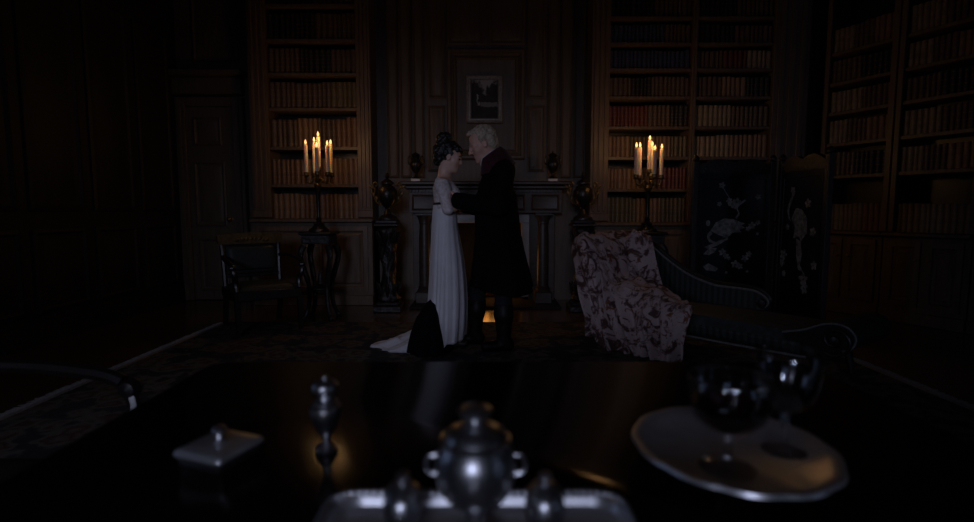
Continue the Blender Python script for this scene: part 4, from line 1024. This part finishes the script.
# ================================================================== PEOPLE
def V3(p): return np.array(p, float)
class Frame:
    def __init__(s, c, fwd_tilt, sign, yaw=0):
        """head frame: x forward, y left, z up. sign -1 faces -X, +1 faces +X"""
        f = Vector((sign*math.cos(fwd_tilt)*math.cos(yaw), math.sin(yaw)*math.cos(fwd_tilt), -math.sin(fwd_tilt))); u = Vector((sign*math.sin(fwd_tilt), 0, math.cos(fwd_tilt)))
        l = u.cross(f).normalized(); u = f.cross(l).normalized(); s.c = Vector(c); s.R = Matrix((f, l, u)).transposed()
    def __call__(s, x, y, z): return V3(s.c+s.R @ Vector((x, y, z)))
    def rot(s): return np.array(s.R)
def head(S, F, k=1.0, man=True):
    e = lambda c, r, kk=.02, op='add': S.ell(F(*[a*k for a in c]), [a*k for a in r], F.rot(), kk, op)
    e((-.012, 0, .045), (.100, .077, .088)); e((.035, 0, -.03), (.066, .062, .085), .04)
    e((.058, 0, -.085), (.042, .042, .038), .03)
    S.ell(F(.086*k, 0, -.104*k), [.018*k, .02*k, .016*k], F.rot(), .02)
    for s_ in (-1, 1):
        S.cone(F(.090*k, .008*s_*k, .022*k), F(.076*k, .046*s_*k, .018*k), .012*k, .012*k, .015)
        S.ell(F(.062*k, .040*s_*k, -.03*k), [.028*k]*3, None, .025)
        S.ell(F(.100*k, .031*s_*k, .002*k), [.014*k, .015*k, .010*k], F.rot(), .008, 'sub')
        S.ell(F(.086*k, .031*s_*k, .001*k), [.0125*k]*3, None, .004)
        S.ell(F(.004*k, .078*s_*k, -.008*k), [.021*k, .009*k, .032*k], F.rot(), .008)
        S.ell(F(.008*k, .087*s_*k, -.004*k), [.011*k, .006*k, .018*k], F.rot(), .005, 'sub')
        S.ell(F(.107*k, .011*s_*k, -.030*k), [.009*k]*3, None, .008)
    S.cone(F(.098*k, 0, .015*k), F((.124 if man else .119)*k, 0, -.026*k), .008*k, .0105*k, .010)
    S.cone(F(.096*k, -.017*k, -.062*k), F(.096*k, .017*k, -.062*k), .0075*k, .0075*k, .006)
    S.cone(F(.093*k, -.014*k, -.0735*k), F(.093*k, .014*k, -.0735*k), .0085*k, .0085*k, .006)
def hand(S, wrist, dirv, palm_n, L=.18, curl=.5, side=1):
    """palm box plus four fingers and a thumb; palm_n points out of the palm"""
    w_ = Vector(wrist); d = Vector(dirv).normalized(); n_ = Vector(palm_n); n_ = (n_-d*n_.dot(d)).normalized(); a = d.cross(n_)*side
    for t in (-1, -.33, .33, 1):
        S.cone(w_+a*.014*t, w_+d*L*.46+a*.031*t, .016, .0125, .012)
    for i, (t, fl) in enumerate(((1, .40), (.35, .46), (-.3, .43), (-.95, .34))):
        b = w_+d*L*.47+a*.030*t; pts = [b]; ang = 0; dd = d
        for q in range(3):
            ang += curl*(.55, .6, .5)[q]; dd = d*math.cos(ang)+n_*math.sin(ang); pts.append(pts[-1]+dd*fl*L*(.46, .32, .24)[q])
        S.chain([V3(x) for x in pts], [.0098, .009, .0083, .0072], .005)
    b = w_+d*L*.14+a*.028; t1 = b+(d*.55+a*.75+n_*.25).normalized()*L*.22; t2 = t1+(d*.85+a*.25+n_*.35).normalized()*L*.20; t3 = t2+(d*.9+n_*.45).normalized()*L*.13
    S.chain([V3(b), V3(t1), V3(t2), V3(t3)], [.014, .012, .010, .008], .008)
VX = .006
# ---------------- man, facing left
YM = 4.27
def m(px, py, dy=0): return V3(P(px, py, YM+dy))
def mz(px, z, dy=0, py=330): q = P(px, py, YM+dy); return np.array([q.x, q.y, z])
FM = Frame(m(483.6, 143.8), math.radians(24), -1, math.radians(-6))
RUG = .0125
neck = m(493.5, 163); 
sL, sR = m(502, 175, -.18), m(494, 175, .18)
eL, eR = m(499, 207, -.25), m(489, 211, .27)
wL, wR = m(457, 200.5, -.15), m(463, 205, .24)
hipL, hipR = m(499, 252, -.09), m(495, 252, .09)
kL, kR = mz(503, .49, -.10), mz(478, .50, .10)
aL, aR = mz(504, .10, -.11), mz(475, .10, .12)
tL, tR = mz(486, .045, -.14), mz(457, .045, .12)
def man_body(S, g=0.0, parts='all'):
    if parts in ('all', 'torso'):
        S.ell(m(499, 245), [.125+g, .165+g, .13+g], None, .05); S.ell(m(497, 218), [.13+g, .16+g, .15+g], None, .06)
        S.ell(m(496, 192), [.125+g, .185+g, .16+g], None, .06); S.cone(sL, sR, .068+g, .068+g, .06)
        S.cone(m(497, 172), neck, .085+g, .062+g, .05); S.ell(m(503, 170), [.075+g, .15+g, .085+g], None, .06)
    if parts in ('all', 'arms'):
        for s_, e_, w_ in ((sL, eL, wL), (sR, eR, wR)): S.cone(s_, e_, .060+g, .046+g, .03); S.cone(e_, w_, .045+g, .030+g*1.6, .02)
    if parts in ('all', 'legs'):
        for h, k_, a in ((hipL, kL, aL), (hipR, kR, aR)): S.cone(h, k_, .088+g, .058+g, .03); S.cone(k_, a*.5+k_*.5, .057+g, .056+g, .03); S.cone(a*.5+k_*.5, a, .054+g, .036+g, .03)
    if parts in ('all', 'feet'):
        for a, t in ((aL, tL), (aR, tR)):
            S.cone(a, [a[0]+.03, a[1], .05+RUG], .036+g, .036+g, .02); S.cone([a[0]+.03, a[1], .042+RUG], [t[0], t[1], .036+RUG], .036+g, .030+g, .02)
lo, hi = [-.55, 3.75, -.02], [.55, 4.75, 1.92]
S = SDF(lo, hi, VX); man_body(S); S.cone(neck, FM(-.02, 0, -.05), .060, .058, .03); head(S, FM, 1.06)
hand(S, wL, Vector((-.55, .85, 0)), Vector((-.9, -.4, 0)), curl=.3, side=1); hand(S, wR, Vector((-1, -.45, .1)), Vector((0, -1, .1)), curl=.35, side=-1)
man = S.build('person', 'skin_m'); tag(man, 'grey-haired person in a long black coat, head bowed, holding the other by the waist', 'person')
# hair
S = SDF(FM.c-Vector((.19, .16, .16)), FM.c+Vector((.19, .16, .20)), .005)
S.ell(FM(-.014, 0, .050), [.110, .088, .094], FM.rot(), .02); S.ell(FM(-.055, 0, -.01), [.058, .080, .075], FM.rot(), .03); S.ell(FM(.062, 0, .108), [.030, .045, .020], FM.rot(), .02)
for s_ in (-1, 1): S.cone(FM(.012, .079*s_, .03), FM(.016, .076*s_, -.02), .016, .011, .02)
R = FM.rot(); c = np.array(FM.c)
def loc(X, Y, Z):
    q = np.stack([X-c[0], Y-c[1], Z-c[2]], -1) @ R; return q[..., 0], q[..., 1], q[..., 2]
def cutm(X, Y, Z):
    x, y, z = loc(X, Y, Z)
    face = np.minimum(x-(.034-.02*np.clip(-(z-.03)*20, 0, 1)), .094+.10*(x-.06)-z)     # face opening below the hairline
    ear = .030-np.sqrt((x+.004)**2+(np.abs(y)-.09)**2*.6+(z+.010)**2)
    return np.maximum(np.maximum(face, ear), -.085-z)
S.keep(cutm); S.noise(.0035, 230, 3); S.noise(.0025, 420, 4)
S.build('hair', 'hair_m', man, 1)
for s_ in (-1, 1):
    q = FM(.098, .032*s_, .003); MB().lathe([(.001, -.007), (.005, -.005), (.007, 0), (.005, .005), (.001, .007)], 12, tuple(q)).build('eye', 'linen', man)
    MB().tube([FM(.106, .016*s_, .028), FM(.104, .034*s_, .032), FM(.088, .054*s_, .026)], [.003, .004, .002], 6).build('eyebrow', 'hair_m', man)
# coat: fitted body, flared knee-length skirt, sleeves
S = SDF(lo, hi, VX); g = .016; man_body(S, g, 'torso'); man_body(S, g+.004, 'arms')
def skirt_field(S):
    sl, (X, Y, Z) = S.sub(S.lo, S.lo+S.vox*S.n)
    zz = [PZ(y, YM) for y in (289, 270, 250, 230, 212, 195)][0:]
    xl = [PX(x, YM, y) for x, y in ((471, 289), (472, 270), (474, 250), (475, 230), (475, 212), (476, 195))]
    xr = [PX(x, YM, y) for x, y in ((533.5, 289), (529, 270), (524.5, 250), (520.5, 230), (518, 212), (516, 195))]
    ry = [.27, .25, .225, .205, .20, .20]
    a = np.interp(Z, zz, xl); b = np.interp(Z, zz, xr); r = np.interp(Z, zz, ry); cx = (a+b)/2; rx = (b-a)/2
    th = np.arctan2((Y-YM)/r, (X-cx)/rx)
    fold = .05*np.clip((zz[3]-Z)/.4, 0, 1)*np.sin(th*9)
    rho = np.sqrt(((X-cx)/rx)**2+((Y-YM)/r)**2)/(1+fold)
    d = (rho-1)*np.minimum(rx, r)*.85
    hem = zz[0]+.03*np.sin(th*2+.6)
    d = np.maximum(d, np.maximum(hem-Z, Z-zz[5]))
    inner = np.maximum((rho-1)*np.minimum(rx, r)*.85+.03, Z-zz[1]-.05)
    d = np.maximum(d, -inner)
    S.comb(sl, d.astype(np.float32), .05, 'add')
skirt_field(S)
def cutc(X, Y, Z): return np.maximum.reduce([Z-(neck[2]+.035+.45*(X-neck[0])), -10+0*Z])
S.keep(cutc)
for w_, d in ((wL, Vector((-.8, .6, 0))), (wR, Vector((-1, -.45, .1)))): 
    dn = np.array(d.normalized()); q = w_+dn*.012
    S.keep(lambda X, Y, Z: np.where((X < q[0]+.12) & (np.abs(Z-q[2]) < .10) & (np.abs(Y-q[1]) < .09) & (X < m(474, 203)[0]), (X-q[0])*dn[0]+(Y-q[1])*dn[1]+(Z-q[2])*dn[2], -9))
coat = S.build('coat', 'coat', man, 2)
# velvet collar standing round the neck and falling on the shoulders
def collar(u, v):
    a = u*2*PI; c_ = (1-v)*Vector(m(490.8, 153.8))+v*Vector(m(497.5, 169)); rr = .076+.064*v**1.2
    x = rr*math.cos(a)*.98; y = rr*math.sin(a)*1.15
    return (c_.x+x, c_.y+y, c_.z+.72*x*(1-.55*v)+.016*math.sin(v*PI)-.02*v*abs(math.sin(a)))
def collar2(u, v):
    x, y, z = collar(u, v); return (x, y, z)
MB().grid(lambda u, v: collar((.06+.88*u)-.5, v), 40, 12).build('collar', 'velvet', man, thick=.014, angle=80)
MB().grid(lambda u, v: (lambda a, c_: (c_.x+(.066+.004*v)*math.cos(a), c_.y+(.066+.004*v)*math.sin(a)*1.05, c_.z+.75*(.066)*math.cos(a)))(u*2*PI, Vector(m(487.6+v*4, 154.5+v*9))), 32, 6, wrap=True).build('shirt_collar', 'linen', man, thick=.006, angle=80)
S = SDF([-.55, 3.85, -.02], [.55, 4.7, 1.05], VX); man_body(S, .012, 'legs'); S.ell(m(499, 245), [.13, .17, .13], None, .05); S.keep(lambda X, Y, Z: .30-Z)
S.build('trousers', 'trous', man, 1)
S = SDF([-.55, 3.85, -.02], [.55, 4.7, .5], VX); man_body(S, .017, 'legs'); man_body(S, .011, 'feet'); S.keep(lambda X, Y, Z: np.maximum(Z-.38, RUG+.001-Z))
S.build('boots', 'boot', man, 1)

# ---------------- woman, facing right
YWm = 4.33
def f_(px, py, dy=0): return V3(P(px, py, YWm+dy))
FW = Frame(f_(449.6, 157.3), math.radians(16), 1, math.radians(-4))
wn = f_(444, 178)
wsL, wsR = f_(447, 184, .14), f_(442.3, 184, -.14)
weL, weR = f_(452, 211, .21), f_(447.8, 209.5, -.19)
wwL, wwR = f_(466, 207, .13), f_(464, 205, -.10)
def woman_body(S, g=0.0, parts='all'):
    if parts in ('all', 'torso'):
        S.ell(f_(444.5, 190), [.078+g, .130+g, .10+g], None, .05); S.ell(f_(446, 208), [.09+g, .12+g, .12+g], None, .05)
        for s_ in (-1, 1): S.ell(f_(453, 194, .06*s_), [.052+g, .055+g, .052+g], None, .03)
        S.ell(f_(445, 236), [.085+g, .13+g, .14+g], None, .05); S.cone(wsL, wsR, .043+g, .043+g, .05)
    if parts in ('all', 'upper', 'arms'):
        for s_, e_, w_ in ((wsL, weL, wwL), (wsR, weR, wwR)):
            S.cone(s_, e_, .038+g, .029+g, .03)
            if parts != 'upper': S.cone(e_, w_, .033+g, .022+g, .02)
    if parts == 'all':
        for dy in (-.08, .08):
            k_ = f_(449, 292, dy); a = f_(447, 338, dy); a[2] = .09
            S.cone(f_(445.5, 246, dy*.8), k_, .068, .050, .03); S.cone(k_, a, .05, .034, .03); S.cone(a, [a[0]+.13, a[1], RUG+.03], .032, .024, .02)
lo, hi = [-.75, 3.85, -.02], [.05, 4.85, 1.85]
S = SDF(lo, hi, VX); woman_body(S); S.cone(wn, FW(-.02, 0, -.06), .052, .046, .03); head(S, FW, .86, False)
hand(S, wwL, Vector((1, -.1, .0)), Vector((.1, -1, 0)), L=.165, curl=.25, side=-1); hand(S, wwR, Vector((1, .25, .05)), Vector((0, 1, 0)), L=.165, curl=.35, side=1)
lady = S.build('person', 'skin_w'); tag(lady, 'dark-haired person in a pale high-waisted gown with a long train, facing right', 'person')
S = SDF(FW.c-Vector((.22, .16, .18)), FW.c+Vector((.18, .16, .26)), .005)
S.ell(FW(-.020, 0, .045), [.098, .078, .085], FW.rot(), .02); S.ell(FW(-.075, 0, -.005), [.055, .066, .085], FW.rot(), .03)
S.ell(FW(-.085, 0, .035), [.06, .065, .06], FW.rot(), .03)
S.ell(FW(-.080, 0, .108), [.050, .050, .056], FW.rot(), .02); S.ell(FW(-.075, 0, .152), [.046, .042, .032], FW.rot(), .015); S.ell(FW(-.110, 0, .125), [.030, .038, .04], FW.rot(), .015)
for s_ in (-1, 1):
    for x, z, r in ((.062, .080, .022), (.074, .066, .014), (.045, .066, .026), (.026, .045, .026), (.034, .03, .018), (.006, .03, .026)): S.ell(FW(x, s_*.045*(1 if x < .06 else .7), z), [r]*3, None, .012)
R2 = FW.rot(); c2 = np.array(FW.c)
def cutw(X, Y, Z):
    q = np.stack([X-c2[0], Y-c2[1], Z-c2[2]], -1) @ R2; x, y, z = q[..., 0], q[..., 1], q[..., 2]
    face = np.minimum(x-(.026-.015*np.clip(-(z-.02)*20, 0, 1)), .056-z)
    ear = .024-np.sqrt((x+.004)**2+(np.abs(y)-.078)**2*.6+(z+.010)**2)
    return np.maximum(face, ear)
S.keep(cutw); S.noise(.005, 170, 7); S.noise(.003, 300, 8)
S.build('hair', 'hair_w', lady, 1)
for s_ in (-1, 1):
    q = FW(.083, .027*s_, .002); MB().lathe([(.001, -.008), (.006, -.006), (.0085, 0), (.006, .006), (.001, .008)], 12, tuple(q)).build('eye', 'hair_w', lady)
    MB().tube([FW(.090, .013*s_, .025), FW(.088, .028*s_, .029), FW(.073, .045*s_, .024)], [.002, .003, .0015], 6).build('eyebrow', 'hair_w', lady)
# bodice with elbow sleeves
S = SDF(lo, hi, VX); woman_body(S, .011, 'torso'); woman_body(S, .014, 'upper')
zbelt = f_(440, 206)[2]; zneck = f_(444, 180.5)[2]
S.keep(lambda X, Y, Z: np.maximum(zbelt-.03-Z-10*((np.abs(Y-YWm) > .17)).astype(np.float32), (Z-(zneck+.004-.28*(X-wn[0])))*.9))
S.noise(.003, 90, 2)
S.build('bodice', 'lace', lady, 1)
for dy in (-.08, .08):
    a = f_(447, 338, dy)
    S = SDF([a[0]-.09, a[1]-.08, 0], [a[0]+.22, a[1]+.08, .10], .005); S.cone([a[0]-.02, a[1], RUG+.036], [a[0]+.14, a[1], RUG+.030], .036, .028, .02); S.keep(lambda X, Y, Z: RUG+.002-Z)
    S.build('slipper', 'ribbon', lady, 1)
# gown skirt and train
prof = [(204, 433.6, 458.6, .128), (212, 432.6, 456.5, .135), (225, 432, 457.5, .155), (240, 431.4, 460, .18), (258, 430.8, 463.3, .20), (280, 430, 465.8, .225), (300, 428.8, 466.8, .25), (314, 427, 466.6, .27), (325, 421, 466, .30), (333, 409, 465.4, .33), (339, 396, 464.8, .35), (343.5, 384, 464.2, .36), (346, 375, 464, .36)]
def gown(u, v):
    s_ = v*(len(prof)-1); i = min(int(s_), len(prof)-2); t = s_-i
    y, a, b, r = [(1-t)*p+t*q for p, q in zip(prof[i], prof[i+1])]
    z = max(PZ(y, YWm), RUG+.004); x0, x1 = PX(a, YWm, y), PX(b, YWm, y); cx = PX(447, YWm, y)
    if v == 1: z = RUG+.004
    th = u*2*PI; c_, s2 = math.cos(th), math.sin(th); rx = (x1-cx) if c_ > 0 else (cx-x0)
    am = min(1, v*1.6)
    fd = 1+am*(.030*math.sin(11*th+1.5*math.sin(2*v)+1.3*math.sin(2*th))+.020*math.sin(19*th+2*v+1.7*math.sin(3*th))+.007*math.sin(34*th))*(1 if v < .75 else 1.25)
    yy = r*s2
    if c_ < 0 and v > .6: yy *= 1-.25*(v-.6)/.4*(-c_); 
    zz = z+(.02*(1+math.sin(9*th+3))*.5 if (.8 < v < .99 and c_ < 0) else 0)
    if c_ > -.35: zz = max(zz, RUG+.004+.085*min(1, (c_+.35)*2))
    return (cx+rx*c_*fd, YWm+(yy-.06*(v > .6)*(v-.6)*(-c_ if c_ < 0 else 0))*fd, zz)
MB().grid(gown, 150, 70, wrap=True).build('gown_skirt', 'dress', lady, thick=.004, angle=80)
MB().grid(lambda u, v: (lambda th: (PX(446.2, YWm, 204)+.102*math.cos(th), YWm+.138*math.sin(th), PZ(204.5-v*2.2, YWm)+.004*math.cos(th)))(u*2*PI), 40, 3, wrap=True).build('waist_ribbon', 'ribbon', lady, thick=.004, angle=80)
# black shawl slipping to the floor over the train
def shawl(u, v):
    th = u*2*PI; prof2 = [(303, 428.5, 432, .02), (306, 425, 435, .06), (313, 420, 438, .11), (322, 414, 441, .15), (334, 410, 445, .18), (345, 408, 448, .20), (352, 407.5, 450, .205)]
    s_ = v*(len(prof2)-1); i = min(int(s_), len(prof2)-2); t = s_-i
    y, a, b, r = [(1-t)*p+t*q for p, q in zip(prof2[i], prof2[i+1])]
    yc = YWm-.30; z = max(PZ(y, yc), RUG+.003); x0, x1 = PX(a, yc, y), PX(b, yc, y)
    fd = 1+.06*v*math.sin(7*th+2*v)+.04*v*math.sin(15*th)
    return ((x0+x1)/2+(x1-x0)/2*math.cos(th)*fd, yc+.06+r*math.sin(th)*fd+.10*(1-v), z)
MB().grid(shawl, 70, 26, wrap=True).build('shawl', 'shawl', lady, thick=.006, angle=80)
print('books', NB[0], 'tris approx', sum(len(o.data.polygons)*2 for o in sc.objects if o.type == 'MESH'))
